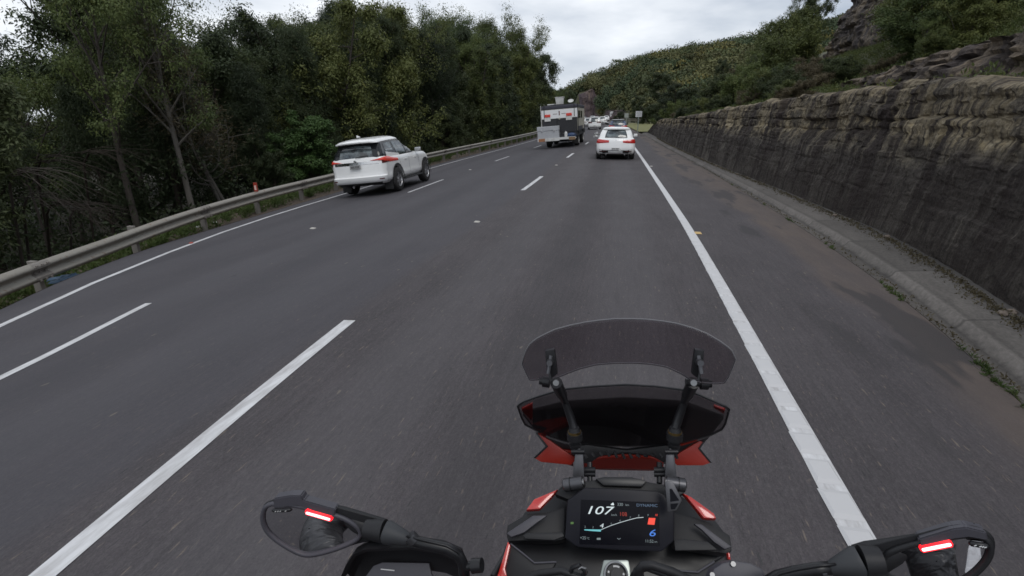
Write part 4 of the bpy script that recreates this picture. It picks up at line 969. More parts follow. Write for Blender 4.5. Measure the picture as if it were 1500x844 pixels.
def plate(root, y, z, w=.37, h=.105, m_='plate', tilt=0):
    mb = MB().box(-w / 2, w / 2, -.012, 0, -h / 2, h / 2, bev=.006); o = mb.build('number_plate', m_, root); o.location = (0, y, z); o.rotation_euler = (tilt, 0, 0)
    mb = MB(); x = -w * .40
    for i in range(7):      # too small in the photo to read: plain dark strokes the size of its characters
        if i == 3: x += w * .05; continue
        mb.box(x, x + w * .075, -.0135, -.0122, -h * .28, h * .28); x += w * .125
    mb.build('plate_characters', 'plate_ink', o)
    return o

# ------------------------------------------------------------------ white four wheel drive
def four_wheel_drive():
    r = empty('four_wheel_drive'); W_ = .925
    body = Shell([(.36, .80, .16, 4.68, .18, .25, .05, .20), (.42, .87, .05, 4.76, .22, .35, .07, .25), (.50, .915, -.01, 4.79, .22, .38, .09, .28), (.60, .925, -.02, 4.79, .22, .38, .09, .28), (.635, .915, .03, 4.79, .22, .38, .09, .28), (.74, .915, .055, 4.79, .22, .38, .09, .28), (.90, .925, .05, 4.77, .22, .38, .09, .28),
                  (1.00, .92, .07, 4.74, .22, .38, .08, .28), (1.08, .905, .09, 4.66, .22, .40, .08, .28), (1.13, .88, .12, 4.55, .22, .42, .08, .26), (1.155, .82, .2, 4.40, .22, .42, .08, .24)],
                 drop=lambda x, y, z: (-.10 * max(0, (y - 3.4) / 1.3) ** 1.5 if z > .9 else 0) + (.07 * max(0, 1 - y / .9) if z > 1.0 else 0))
    o = body.mesh(MB()).build('body', 'white_paint', r); 
    wh = [(1.13, .385), (3.875, .385)]; cut(o, wh, .465, .34, .925)
    o.data.materials.clear(); o.data.materials.append(M['white_paint'])
    for p in o.data.polygons: p.use_smooth = True
    o.data.set_sharp_from_angle(angle=R_(34))
    mb = MB().box(-.62, .62, .5, 4.4, .30, .62); 
    for y, z in wh: mb.box(-.80, .80, y - .5, y + .5, .42, .92)
    mb.build('underbody', 'underbody', r)
    # greenhouse
    cab = Shell([(1.08, .86, .10, 3.62, .18, .5, .06, .24), (1.20, .845, .14, 3.42, .18, .5, .06, .26), (1.35, .815, .19, 3.16, .18, .5, .07, .28), (1.50, .775, .25, 2.90, .18, .48, .07, .28), (1.62, .735, .30, 2.68, .2, .45, .07, .26), (1.68, .70, .33, 2.55, .2, .42, .07, .26)])
    rdrop = lambda x, y, z: (-.075 * max(0, (1.7 - y) / 1.6) ** 1.8 - .05 * max(0, y - 1.9) ** 1.5 - .035 * (abs(x) / .7) ** 3) if z > 1.4 else 0
    cab.drop = rdrop; cab.mesh(MB()).build('cabin_glass', 'tint_glass', r, auto=40)
    roof = Shell([(1.675, .705, .26, 2.56, .2, .42, .07, .26), (1.70, .715, .10, 2.54, .2, .42, .10, .26), (1.735, .69, .09, 2.42, .2, .4, .10, .24), (1.775, .60, .22, 2.22, .2, .4, .08, .2), (1.795, .42, .45, 1.95, .18, .3, .05, .12)])
    roof.drop = rdrop; roof.mesh(MB()).build('roof', 'white_paint', r, auto=40)
    # rising waistline under the rear quarter window and the pillars
    mb = MB(); k_ = cab.k_y
    cab.patch(mb, k_(.55, 1.2), k_(1.55, 1.2), 1.10, lambda t: 1.30 - .10 * t if t < .9 else 1.30 - .10 * t, 10, 2, .012, both=True)
    mb.build('rear_quarter_panel', 'white_paint', r, smooth=True)
    mb = MB()
    for (a0, a1, zt, wd) in ((2.95, 2.47, 1.66, .055),):      # windscreen pillar, sloping
        V = []
        for sd_ in (1, -1):
            for i in range(9):
                t = i / 8; z = 1.16 + (zt - 1.16) * t; y = 3.28 + (2.30 - 3.28) * t
                kx = cab.k_y(y, z); kx2 = cab.k_y(y + .14, z); p = cab.at(kx, z) + cab.nrm(kx, z) * .012; q = cab.at(kx2, z) + cab.nrm(kx2, z) * .012
                V += [(p.x * sd_, p.y, p.z + rdrop(p.x, p.y, p.z)), (q.x * sd_, q.y, q.z + rdrop(q.x, q.y, q.z))]
        mb.add(V, [(i * 2, i * 2 + 1, i * 2 + 3, i * 2 + 2) for i in list(range(8)) + list(range(9, 17))])
    mb.build('front_pillar', 'white_paint', r, smooth=True)
    # side windows with sky reflections put into the glass colour, rear window
    for nm, y0b, y1b, y0t, y1t in (('rear_quarter_window', .62, 1.18, .66, 1.20), ('rear_door_window', 1.42, 2.18, 1.34, 2.10), ('front_door_window', 2.28, 3.14, 2.20, 2.46)):
        for sd_ in (1, -1):
            V = []
            zb = 1.32 if nm.startswith('rear_q') else 1.17
            for i in range(9):
                for j in range(6):
                    z = zb + (1.625 - zb) * j / 5; a = y0b + (y0t - y0b) * j / 5; b = y1b + (y1t - y1b) * j / 5; y = a + (b - a) * i / 8
                    if nm.startswith('rear_d') and i == 0: y = a
                    kx = cab.k_y(y, z); p = cab.at(kx, z) + cab.nrm(kx, z) * .008; V.append((p.x * sd_, p.y, p.z + rdrop(p.x, p.y, p.z)))
            MB().add(V, [(i * 6 + j, (i + 1) * 6 + j, (i + 1) * 6 + j + 1, i * 6 + j + 1) for i in range(8) for j in range(5)]).build(nm, 'window_glass', r, smooth=True)
    mb = MB(); cab.patch(mb, 0, 7.6, 1.19, lambda t: 1.60 - .02 * t, 8, 6, .008, both=True); mb.build('rear_window', 'window_glass', r, smooth=True)
    mb = MB().tube([(0.02, .085, 1.20), (.22, .10, 1.235), (.42, .13, 1.245)], [.014, .011, .007], 6); mb.build('rear_wiper', 'black_trim', r)
    # lights: long wedges that wrap round the corner
    for sd_ in (1, -1):
        mb = MB(); body.patch(mb, 6.0, 24.5, lambda t: 1.00 - .02 * t + (.02 * (1 - t)), lambda t: 1.02 + .11 * min(1, t * 1.5) ** .8 - .075 * max(0, t - .72) / .28, 16, 4, .010, sd_, thick=.012)
        o = mb.build('tail_lamp', 'tail_lit', r, smooth=True)
        mb = MB(); body.patch(mb, 12.5, 21, lambda t: .975 + .03 * t, lambda t: 1.005 + .01 * t, 8, 2, .014, sd_); mb.build('dark_lens', 'tail_dark', o, smooth=True)
        mb = MB(); body.patch(mb, 9.5, 13.5, .505, .535, 5, 2, .008, sd_); mb.build('bumper_reflector', 'tail_dark', r)
        mb = MB().box(sd_ * .90, sd_ * 1.12, 2.98, 3.08, 1.14, 1.29, bev=.03); mb.build('door_mirror', 'silver_paint', r, smooth=True)
        for y in (2.05, 2.98):
            mb = MB().box(sd_ * .905, sd_ * .945, y - .20, y - .02, .965, .995, bev=.008); mb.build('door_handle', 'white_paint', r)
        mb = MB().box(sd_ * .78, sd_ * .96, 1.68, 3.35, .325, .37, bev=.012); mb.build('side_step', 'black_trim', r)
        mb = MB()
        for y, z in wh:      # black arch lips
            V = []; 
            for i in range(19):
                a = R_(-12 + 204 * i / 18)
                for rr_ in (.455, .515): V.append((sd_ * (.918 if z else 0) + sd_ * .012, y + rr_ * cos(a), z + rr_ * sin(a)))
            mb.add(V, [(i * 2, i * 2 + 1, i * 2 + 3, i * 2 + 2) for i in range(18)])
        mb.build('arch_trim', 'black_trim', r)
        # door shut lines
        mb = MB()
        for y0_, y1_ in ((1.40, 1.50), (2.24, 2.24), (3.20, 3.24)):
            V = []
            for i in range(9):
                z = .45 + (1.10 - .45) * i / 8; y = y0_ + (y1_ - y0_) * (1 - i / 8)
                for d_ in (-.006, .006): kx = body.k_y(y + d_, z); p = body.at(kx, z) + body.nrm(kx, z) * .003; V.append((p.x * sd_, p.y, p.z))
            mb.add(V, [(i * 2, i * 2 + 1, i * 2 + 3, i * 2 + 2) for i in range(8)])
        mb.build('door_gap', 'black_trim', r)
        mb = MB().box(sd_ * .60, sd_ * .88, .62, .66, .12, .42, bev=.008); mb.build('mud_flap', 'black_trim', r)
        wheel(r, sd_ * .80, 1.13, .385, .27, sd_); wheel(r, sd_ * .80, 3.875, .385, .27, sd_)
    mb = MB(); body.patch(mb, 0, 10, .985, 1.005, 8, 1, .010, both=True); mb.build('chrome_strip', 'chrome', r)
    mb = MB(); body.patch(mb, 0, 12.2, .37, .43, 8, 1, .012, both=True); mb.build('lower_bumper', 'black_trim', r, smooth=True)
    mb = MB().lathe([(.052, 0), (.05, .01), (.036, .012), (.034, .004)], 20, Matrix.Translation((0, .065, 1.085)) @ Matrix.Rotation(pi / 2, 4, 'X')); mb.tube([(-.03, .052, 1.085), (.03, .052, 1.085)], .006, 5); mb.build('badge', 'chrome', r)
    mb = MB().loft([[(-.02, .50, 1.80), (.02, .50, 1.80), (.02, .72, 1.81), (-.02, .72, 1.81)], [(-.008, .50, 1.87), (.008, .50, 1.87), (.006, .56, 1.86), (-.006, .56, 1.86)]]); mb.build('roof_aerial', 'white_paint', r)
    plate(r, .015, .93, .36, .12, 'plate_grey', R_(-4)); MB().tube([(-.3, .25, .30), (-.3, .6, .34)], .04, 8).build('exhaust', 'chrome', r)
    return r
fwd = four_wheel_drive(); q = G(580, 281)
tag(fwd, 'large white four wheel drive wagon in the left lane beside the guard rail', 'four wheel drive')

# ------------------------------------------------------------------ hatchback / generic cars
def small_car(name, paint, L=4.3, W2=.88, H=1.43, belt=.94, hatch=True, detail=2, cabrear=.30, lamp='tail_red', rack=False, hood=1.25):
    r = empty(name); s = W2
    dropf = lambda x, y, z: -.12 * max(0, (y - (L - 1.3)) / 1.3) ** 1.5 if z > belt * .8 else 0
    body = Shell([(.22, s * .86, .22, L - .15, .2, .3, .05, .2), (.30, s * .95, .06, L - .04, .26, .4, .08, .25), (.42, s * .985, .0, L, .27, .42, .10, .28), (.55, s, .01, L, .27, .42, .10, .28), (.68, s, .05, L - .02, .27, .42, .10, .28),
                  (.80, s * .985, .07, L - .06, .26, .42, .10, .28), (belt - .04, s * .95, .11, L - .15, .25, .42, .10, .26), (belt, s * .91, .16, L - .25, .25, .42, .09, .24), (belt + .03, s * .82, .26, L - .4, .22, .4, .08, .2)], drop=dropf)
    o = body.mesh(MB()).build('body', paint, r); wy = [(.82, .32), (L - .92, .32)]
    if detail > 1:
        cut(o, wy, .385, .30, s)
        o.data.materials.clear(); o.data.materials.append(M[paint])
    for p in o.data.polygons: p.use_smooth = True
    o.data.set_sharp_from_angle(angle=R_(34))
    if detail > 1:
        mb = MB().box(-s * .66, s * .66, .35, L - .4, .17, .5)
        for y, z in wy: mb.box(-s * .88, s * .88, y - .42, y + .42, .36, .78)
        mb.build('underbody', 'underbody', r)
    c0 = cabrear; cf = L - hood
    zt = H - .07; zm = (belt + zt) / 2
    cab = Shell([(belt - .02, s * .90, c0 - .02, cf + .12, .22, .5, .07, .2), (zm, s * .83, c0 + .14, cf - .38, .22, .48, .08, .22), (zt - .04, s * .73, c0 + .33, cf - .80, .22, .45, .08, .22), (zt, s * .70, c0 + .36, cf - .86, .2, .4, .08, .2)])
    cab.mesh(MB()).build('cabin_glass', 'tint_glass', r, auto=40)
    rf = Shell([(zt - .045, s * .725, c0 + .24, cf - .76, .24, .42, .09, .22), (zt + .01, s * .70, c0 + .22, cf - .82, .24, .42, .09, .2), (zt + .05, s * .58, c0 + .34, cf - .95, .22, .4, .08, .16), (H, s * .34, c0 + .60, cf - 1.2, .2, .3, .04, .1)])
    rf.mesh(MB()).build('roof', paint if not rack else 'dark_paint', r, auto=40)
    # pillars in body colour: rear corner and windscreen
    mb = MB(); zb = belt
    for kk0, kk1 in ((8.2, 15.5),): cab.patch(mb, kk0, kk1, zb, zt - .03, 5, 6, .010, both=True)
    for sd_ in (1, -1):
        V = []
        for i in range(9):
            t = i / 8; z = zb + (zt - zb) * t; y = (cf - .30) + ((cf - 1.15) - (cf - .30)) * t
            for d_ in (0, .10): kx = cab.k_y(y + d_, z); p = cab.at(kx, z) + cab.nrm(kx, z) * .010; V.append((p.x * sd_, p.y, p.z))
        mb.add(V, [(i * 2, i * 2 + 1, i * 2 + 3, i * 2 + 2) for i in range(8)])
    mb.build('pillars', paint, r, smooth=True)
    mb = MB(); cab.patch(mb, 0, 7.6, zb + .05, zt - .055, 8, 5, .007, both=True); mb.build('rear_window', 'window_glass', r, smooth=True)
    lz = belt - .12
    for sd_ in (1, -1):
        mb = MB(); body.patch(mb, 4.6, 17.5, lambda t: lz - .055 + .0 * t - .03 * min(1, t * 2), lambda t: lz + .04 + .05 * min(1, t * 1.4), 12, 4, .010, sd_, thick=.010); mb.build('tail_lamp', lamp, r, smooth=True)
        mb = MB().box(sd_ * (s - .02), sd_ * (s + .17), cf - .52, cf - .40, belt + .0, belt + .13, bev=.025); mb.build('door_mirror', 'black_trim' if paint == 'blue_paint' else paint, r, smooth=True)
        if detail > 1:
            mb = MB(); body.patch(mb, 5.0, 12.2, lambda t: .27 + .05 * (1 - t), lambda t: .335 + .125 - .03 * (1 - t), 8, 2, .006, sd_); o = mb.build('bumper_vent', 'black_trim', r, smooth=True)
            mb = MB(); body.patch(mb, 6.2, 11.2, .375, .40, 6, 1, .011, sd_); mb.build('bumper_reflector', 'tail_dark', o)
        for y, z in wy: wheel(r, sd_ * (s - .115), y, .32, .225, sd_, 5, 'dark_alloy')
    mb = MB(); body.patch(mb, 0, 12.5, .225, .33 if detail > 1 else .36, 8, 1, .008, both=True); mb.build('lower_bumper', 'black_trim', r, smooth=True)
    plate(r, -.02 if detail > 1 else .0, .50, .37, .10)
    return r, body, cab
hb, bb, bc = small_car('hatchback', 'white_paint')
tag(hb, 'white hatchback directly ahead in the right lane beside the solid edge line', 'hatchback')
MB().box(-.60, .60, -.006, .02, .425, .435).build('bumper_crease', 'black_trim', hb)
mb = MB().lathe([(.036, 0), (.036, .008), (.026, .009)], 20, Matrix.Translation((0, .105, .845)) @ Matrix.Rotation(pi / 2, 4, 'X')); bdg = mb.build('badge', 'chrome', hb); 
mat('badge_blue', (.02, .12, .35), .3); MB().lathe([(.024, 0), (.024, .003)], 16, Matrix.Translation((0, .097, .845)) @ Matrix.Rotation(pi / 2, 4, 'X')).build('badge_disc', 'badge_blue', bdg)
mb = MB().tube([(0, .24, 1.0), (.17, .262, 1.01), (.33, .30, 1.02)], [.012, .010, .006], 6); mb.build('rear_wiper', 'black_trim', hb)
mb = MB().box(-.045, .045, -.006, -.002, -.045, .045, X=Matrix.Rotation(pi / 4, 4, 'Y')); o = mb.build('novelty_plate', 'plate', hb); o.location = (.20, -.034, .44); o['label'] = 'small white diamond shaped plate at the bumper'
for sd_ in (1, -1): MB().tube([(sd_ * .42, .05, .25), (sd_ * .42, .3, .26)], .035, 10).build('exhaust', 'chrome', hb)
put(hb, .19, 24.3, 0.0, False)
hd = math.atan((float(XL(21)) - float(XL(16))) / 5)
put(fwd, q.x - .75, q.y - 1.13 + .1, R_(1.0)); 
fwd.location.z += .02

sv, _, _ = small_car('suv', 'white_paint', 4.45, .90, 1.66, 1.04, cabrear=.12, detail=1, hood=1.15, lamp='tail_dark'); put(sv, atY(871, 190, 74).x, 73.5, R_(2)); tag(sv, 'white compact suv far ahead between the camper truck and the blue wagon', 'suv')
bw, _, _ = small_car('station_wagon', 'blue_paint', 4.6, .91, 1.50, .98, cabrear=.15, detail=1, rack=True, hood=1.3); put(bw, atY(905, 190, 52).x, 52, R_(1)); tag(bw, 'blue wagon with a dark roof just in front of the white hatchback', 'wagon')
for nm, pt, px, Y, H_, rz, lb in [('hatchback', 'white_paint', 882.5, 108, 1.48, 3, 'small white hatchback far ahead just right of the white suv'), ('sedan', 'white_paint', 862.5, 92, 1.46, 3, 'white sedan mostly hidden behind the left side of the white suv'),
                                  ('sedan', 'white_paint', 888, 160, 1.46, 3, 'tiny white sedan beyond the white hatchback in the distance'), ('sedan', 'silver_paint', 868, 185, 1.46, 4, 'distant silver car at the left where the road bends'), ('hatchback', 'dark_paint', 855, 140, 1.5, 4, 'small dark car far off in the left lane')]:
    c, _, _ = small_car(nm, pt, 4.4, .89, H_, .95, detail=1, lamp='tail_dark'); put(c, atY(px, 180, Y).x, Y, R_(rz)); tag(c, lb, 'car')

# ------------------------------------------------------------------ delivery van in the distance
def box_van():
    r = empty('box_van'); MB().box(-1.1, 1.1, 0, 3.8, .75, 2.9, bev=.05).build('cargo_box', 'white_paint', r, smooth=False)
    MB().loft([[(-.95, 3.85, .45), (.95, 3.85, .45), (.95, 5.6, .45), (-.95, 5.6, .45)], [(-.95, 3.85, 1.3), (.95, 3.85, 1.3), (.95, 5.7, 1.2), (-.95, 5.7, 1.2)], [(-.85, 3.85, 2.1), (.85, 3.85, 2.1), (.85, 5.0, 2.1), (-.85, 5.0, 2.1)]]).build('cab', 'white_paint', r, bevel=.05)
    MB().box(-1.05, 1.05, .05, 3.8, .55, .74).build('chassis', 'black_trim', r); MB().box(-.9, .9, -.03, -.002, 1.5, 2.1).build('rear_door', 'plate_grey', r)
    for sd_ in (1, -1):
        MB().box(sd_ * .85, sd_ * 1.02, -.03, -.002, .56, .72).build('tail_lamp', 'tail_red', r)
        for y in (1.0, 4.7): wheel(r, sd_ * .85, y, .38, .24, sd_, 5, 'dark_alloy')
    return r
bv = box_van(); put(bv, atY(897.5, 172, 232).x, 232, R_(4)); tag(bv, 'white box van in the far distance below the brown rock bank', 'van')
bv2 = copy_tree(bv); put(bv2, atY(906, 172, 262).x, 262, R_(4)); bv2['label'] = 'pale truck farthest away, behind the white box van'
for c in bv2.children:
    if c.name.startswith(('cargo', 'cab')): c.data = c.data.copy(); c.data.materials[0] = M['green_grey_paint']

# ------------------------------------------------------------------ camper truck with a load of boxes
mat('dirty_white', (.66, .66, .64), .5); k = NB(M['dirty_white']); d_ = k.noise(k.obj(), 2.2, 6, .7); k.col(k.mix(k.ramp(d_, [(.45, g3(0)), (.8, g3(1))]), (.68, .68, .66), (.36, .34, .31)))
mat('panel_white', (.85, .85, .85), .4); mat('dirty_black', (.028, .028, .032), .6); mat('cream_panel', (.45, .43, .36), .6); mat('box_grey', (.46, .47, .49), .5); k = NB(M['box_grey']); d_ = k.noise(k.obj(), 3.2, 6, .7); k.col(k.mix(d_, (.36, .37, .39), (.56, .57, .59)))
mat('wood_tray', (.26, .17, .10), .8); mat('blue_drum', (.03, .06, .14), .5); mat('charcoal', (.05, .05, .065), .6); mat('yellow_lens', (.38, .17, .08), .5)
def camper():
    r = empty('camper_truck')
    MB().box(-1.16, 1.16, .35, 6.6, 1.05, 2.62, bev=.03).build('body_box', 'cream_panel', r)
    MB().box(-1.18, 1.18, .30, 6.65, 2.60, 2.84, bev=.05).build('roof', 'charcoal', r)
    MB().box(-1.17, 1.17, .31, .348, 1.98, 2.56, bev=.01).build('upper_rear_panel', 'panel_white', r)
    MB().box(-1.14, 1.14, .325, .347, 1.05, 1.96).build('lower_rear_panel', 'dirty_black', r)
    for x in (-.78, .62):
        MB().box(x - .2, x + .2, .27, .308, 1.82, 2.08, bev=.01).build('lamp_bracket', 'dirty_white', r)
        MB().box(x - .17, x + .19, .245, .268, 2.10, 2.28, bev=.02).build('tail_lamp', 'tail_lit', r)
    MB().box(-.05, .05, .26, .308, 1.90, 2.02).build('latch', 'cream_panel', r)
    MB().box(-.035, .035, .30, .308, 2.18, 2.46).box(-.42, -.12, .302, .308, 2.26, 2.29).box(.14, .42, .302, .308, 2.26, 2.29).build('rear_marking', 'tail_dark', r)
    for sd_ in (1, -1):
        for y in (.32,): MB().tube([(sd_ * 1.2, y, 1.0), (sd_ * 1.2, y, 2.9)], .022, 8).build('corner_rail', 'dirty_white' if sd_ < 0 else 'black_trim', r)
        MB().tube([(sd_ * .98, .28, 2.05), (sd_ * .98, .28, 2.84), (sd_ * .98, .5, 2.95)], .018, 6).build('ladder_rail', 'black_trim', r)
        for y0_ in (1.2, 3.0): MB().box(sd_ * 1.162, sd_ * 1.18, y0_, y0_ + 1.1, 1.9, 2.4, bev=.008).build('side_window', 'tint_glass', r)
        MB().box(sd_ * 1.162, sd_ * 1.19, 4.4, 5.3, 1.1, 2.45, bev=.008).build('side_door', 'cream_panel', r)
        MB().box(sd_ * 1.165, sd_ * 1.175, .4, 6.5, 1.06, 1.35).build('side_stripe', 'charcoal', r)
        for y in (1.75, 5.6):
            wheel(r, sd_ * .95, y, .42, .30, sd_, 6, 'dirty_white')
            MB().box(sd_ * .75, sd_ * 1.16, y - .6, y + .6, .88, 1.04, bev=.03).build('mudguard', 'black_trim', r)
    MB().box(-1.1, 1.1, .36, 7.6, .72, 1.03).build('chassis', 'dirty_black', r); MB().box(-.5, .5, .7, 6.5, .42, .70).build('axle_and_tanks', 'underbody', r)
    MB().loft([[(-1.0, 6.75, .5), (1.0, 6.75, .5), (1.0, 8.4, .5), (-1.0, 8.4, .5)], [(-1.05, 6.75, 1.35), (1.05, 6.75, 1.35), (1.02, 8.45, 1.25), (-1.02, 8.45, 1.25)], [(-.92, 6.75, 2.15), (.92, 6.75, 2.15), (.9, 7.7, 2.15), (-.9, 7.7, 2.15)]]).build('cab', 'dirty_white', r, bevel=.05)
    for x in (-.9, 0, .9): MB().tube([(x, .5, 2.88), (x, 6.2, 2.88)], .02, 6).build('roof_rail', 'black_trim', r)
    MB().box(-.85, -.3, .9, 1.5, 2.85, 2.97, bev=.03).build('roof_vent', 'dirty_white', r); MB().box(-.95, .95, .42, .50, 2.84, 2.90).build('light_bar', 'black_trim', r)
    # carrier across the back
    MB().box(-1.42, 1.05, -.22, .34, .57, .63, bev=.01).box(-1.42, .0, -.26, -.22, .50, .70).box(.0, 1.05, -.26, -.22, .56, .72).build('carrier_tray', 'dirty_white', r)
    for x0_ in (-1.36, .62): MB().box(x0_, x0_ + .42, -.275, -.262, .50, .70, bev=.006).build('carrier_lamp', 'wood_tray' if x0_ > 0 else 'yellow_lens', r)
    MB().tube([(-.1, -.2, .76), (-.1, -.2, 2.0)], .02, 6).tube([(1.02, -.2, .8), (1.02, .2, 1.7)], .018, 6).build('carrier_post', 'black_trim', r)
    MB().box(-.9, -.5, .3, .36, .3, .74).box(.75, 1.12, .5, .56, .2, .74).build('mud_flap', 'rubber', r)
    # raised wheel well shadowed axle
    MB().tube([(-1.0, 1.75, .42), (1.0, 1.75, .42)], .09, 8).build('rear_axle', 'underbody', r)
    MB().box(-.25, .25, .36, .40, .9, 1.03).build('number_plate', 'plate_grey', r)
    return r
ct = camper(); ct.scale = (1, 1, .93); cx_ = -3.30; cy_ = 34.4; put(ct, cx_, cy_, R_(-1.2)); tag(ct, 'tall white and black camper truck in the middle lane with ladders and dark roof', 'camper truck')
def on_truck(name, label, cat, build, loc):
    o = build(name); o.location = ct.location + (ct.rotation_euler.to_matrix() @ Vector((loc[0], loc[1], loc[2] * .93))); o.rotation_euler = ct.rotation_euler; tag(o, label, cat); return o
def aluminium(name):
    r = empty(name); MB().box(-.70, .70, -.2, .28, 0, .52, bev=.02).build('case', 'box_grey', r); MB().box(-.72, .72, -.22, .30, .525, .80, bev=.025).build('lid', 'box_grey', r)
    for x in (-.4, .4): MB().box(x - .04, x + .04, -.245, -.222, .46, .60, bev=.006).build('latch', 'chrome', r)
    return r
on_truck('storage_box', 'large pale grey box with a lid on the left of the camper truck\'s rear carrier', 'storage box', aluminium, (-.72, -.03, .635))
on_truck('roof_box', 'white upright bin standing on the roof of the camper truck', 'roof box', lambda n: MB().loft([[(-.21, -.2, 0), (.21, -.2, 0), (.21, .25, 0), (-.21, .25, 0)], [(-.27, -.24, .46), (.27, -.24, .46), (.27, .3, .46), (-.27, .3, .46)], [(-.29, -.26, .46), (.29, -.26, .46), (.29, .32, .46), (-.29, .32, .46)], [(-.29, -.26, .50), (.29, -.26, .50), (.29, .32, .50), (-.29, .32, .50)]]).build(n, 'dirty_white', bevel=.01), (.02, .75, 2.845))
def dish(n):
    r = empty(n); MB().box(-.25, .25, -.2, .2, 0, .08, bev=.02).build('base', 'dirty_white', r); MB().tube([(0, 0, .08), (0, 0, .22)], .03, 8).build('mast', 'charcoal', r)
    MB().lathe([(.02, 0), (.18, .03), (.26, .09), (.27, .1)], 20, Matrix.Translation((0, 0, .24)) @ Matrix.Rotation(R_(35), 4, 'X'), cap=False).build('dish', 'dirty_white', r); return r
on_truck('satellite_dish', 'small white dish folded on the right of the camper truck roof', 'satellite dish', dish, (.72, .9, 2.845)).scale = (.7, .7, .7)
def bottle(n):
    r = empty(n); MB().lathe([(.085, 0), (.1, .02), (.1, .30), (.06, .38), (.035, .40)], 16).build('tank', 'dirty_white', r); MB().lathe([(.03, .40), (.03, .45)], 10).build('cap', 'chrome', r); return r
on_truck('water_container', 'white bottle standing on the right of the camper truck\'s rear carrier', 'container', bottle, (.42, -.08, .635))
on_truck('blue_bag', 'dark blue bag lying on the right end of the rear carrier', 'bag', lambda n: MB().tube([(-.3, 0, .14), (-.2, 0, .16), (0, .02, .17), (.2, 0, .15), (.28, 0, .14)], [.05, .13, .155, .13, .05], 12).build(n, 'blue_drum', smooth=True), (.80, -.05, .63))

# ------------------------------------------------------------------ signs and the metal barrier by the grass
mat('sign_white', (.78, .78, .78), .5); mat('sign_grey', (.34, .35, .34), .6); mat('sign_green_pole', (.36, .42, .38), .5)
def sign(px, py0, py1, w_px, Y, back, label, name):
    a = atY(px, py1, Y); b = atY(px, py0, Y); wd = w_px / FPX * Y * .5; g = float(zg(float(XK(Y)), Y)) + .15; r = empty(name, (a.x, Y, g))
    MB().tube([(0, .04, -.3), (0, .04, b.z - g)], .045, 10).build('pole', 'sign_green_pole', r)
    p = MB().box(-wd, wd, -.012, .012, a.z - g, b.z - g, bev=.01).build('panel', 'sign_grey' if back else 'sign_white', r)
    if back: MB().box(-wd * .9, wd * .9, -.03, -.013, a.z - g + .2, a.z - g + .26).box(-wd * .9, wd * .9, -.03, -.013, b.z - g - .26, b.z - g - .2).build('stiffener', 'sign_green_pole', p)
    else:
        mb = MB(); h_ = b.z - a.z
        for i, (f0, wf) in enumerate(((.74, .7), (.56, .8), (.38, .6), (.2, .7))): mb.box(-wd * wf, wd * wf, -.0155, -.0125, a.z - g + h_ * f0, a.z - g + h_ * (f0 + .055))
        mb.build('lettering_lines', 'sign_grey', p)
    tag(r, label, 'sign'); return r
sign(935.5, 163, 171.5, 8.4, 62, False, 'white rectangular roadside sign on a thin pole by the grass', 'road_sign')
sign(917.5, 166, 172.5, 5.4, 100, True, 'grey back of a sign further off, left of the white sign', 'road_sign')
r = empty('metal_barrier', (float(XK(104)), 104, float(zg(float(XK(104)), 104)))); tag(r, 'pale metal barrier curving round behind the roadside grass', 'barrier')
pts = [Vector((float(XK(y)) + .3 + d, y, float(zg(float(XK(y)), y)) + .35)) for y, d in ((150, .3), (135, .4), (122, .8), (114, 1.8), (109, 3.6), (107, 6), (106, 9), (105, 12))]
mb = MB(); 
for h0 in (.30, .62): mb.loft([[p + Vector((0, -.04, h0 - .10)), p + Vector((0, .0, h0 - .10)), p + Vector((0, 0, h0 + .10)), p + Vector((0, -.04, h0 + .10))] for p in pts])
o = mb.build('rail', 'galv', r); o.location = -r.location
for i in range(len(pts) - 1):
    for t in (0, .5):
        p = pts[i].lerp(pts[i + 1], t); q_ = MB().box(-.05, .05, -.01, .09, -.9, .75).build('post', 'post_steel', r); q_.location = p - r.location
# a lone dark figure on a motorcycle beyond the wagon
# ================================================================== the motorcycle the picture is taken from
mat('black_plastic', (.017, .017, .019), .5, spec=.32); k = NB(M['black_plastic']); n_ = k.noise(k.obj(), 900, 2, .6); k.bump(n_, .25, .0006)
mat('satin_black', (.014, .014, .016), .34, spec=.38); mat('grey_plastic', (.062, .060, .072), .45, spec=.4); mat('red_gloss', (.52, .022, .014), .16, coat=1.0); mat('red_dull', (.30, .022, .012), .35)
mat('screen_rim', (.16, .16, .17), .4); mat('nose_black', (.055, .050, .054), .5); mat('anodised', (.10, .10, .108), .38, .7); mat('bare_metal', (.30, .33, .31), .35, .8); mat('bolt_metal', (.30, .30, .30), .35, 1.0); mat('brass', (.42, .30, .12), .3, 1.0)
mat('screen_black', (.003, .003, .006), .2, spec=.15); mat('bezel', (.009, .009, .014), .4, spec=.22)
mat('mirror_glass', (.62, .62, .64), .02, 1.0)
def glow(n, c, s): m_ = mat(n, (0.0, 0.0, 0.0), .5, emit=c, es=s); return m_
glow('ink_white', (.72, .82, .85), .75); glow('ink_dim', (.45, .55, .58), .35); glow('ink_red', (.9, .07, .04), .9); glow('ink_darkred', (.55, .04, .02), .45); glow('ink_blue', (.06, .22, .75), .8); glow('ink_dimblue', (.20, .32, .50), .35); glow('ink_cyan', (.18, .62, .68), .7); glow('ink_green', (.10, .22, .05), .5)
glow('led_core', (1.0, .34, .37), 4.0); glow('led_halo_red', (1.0, .010, .018), 2.0)
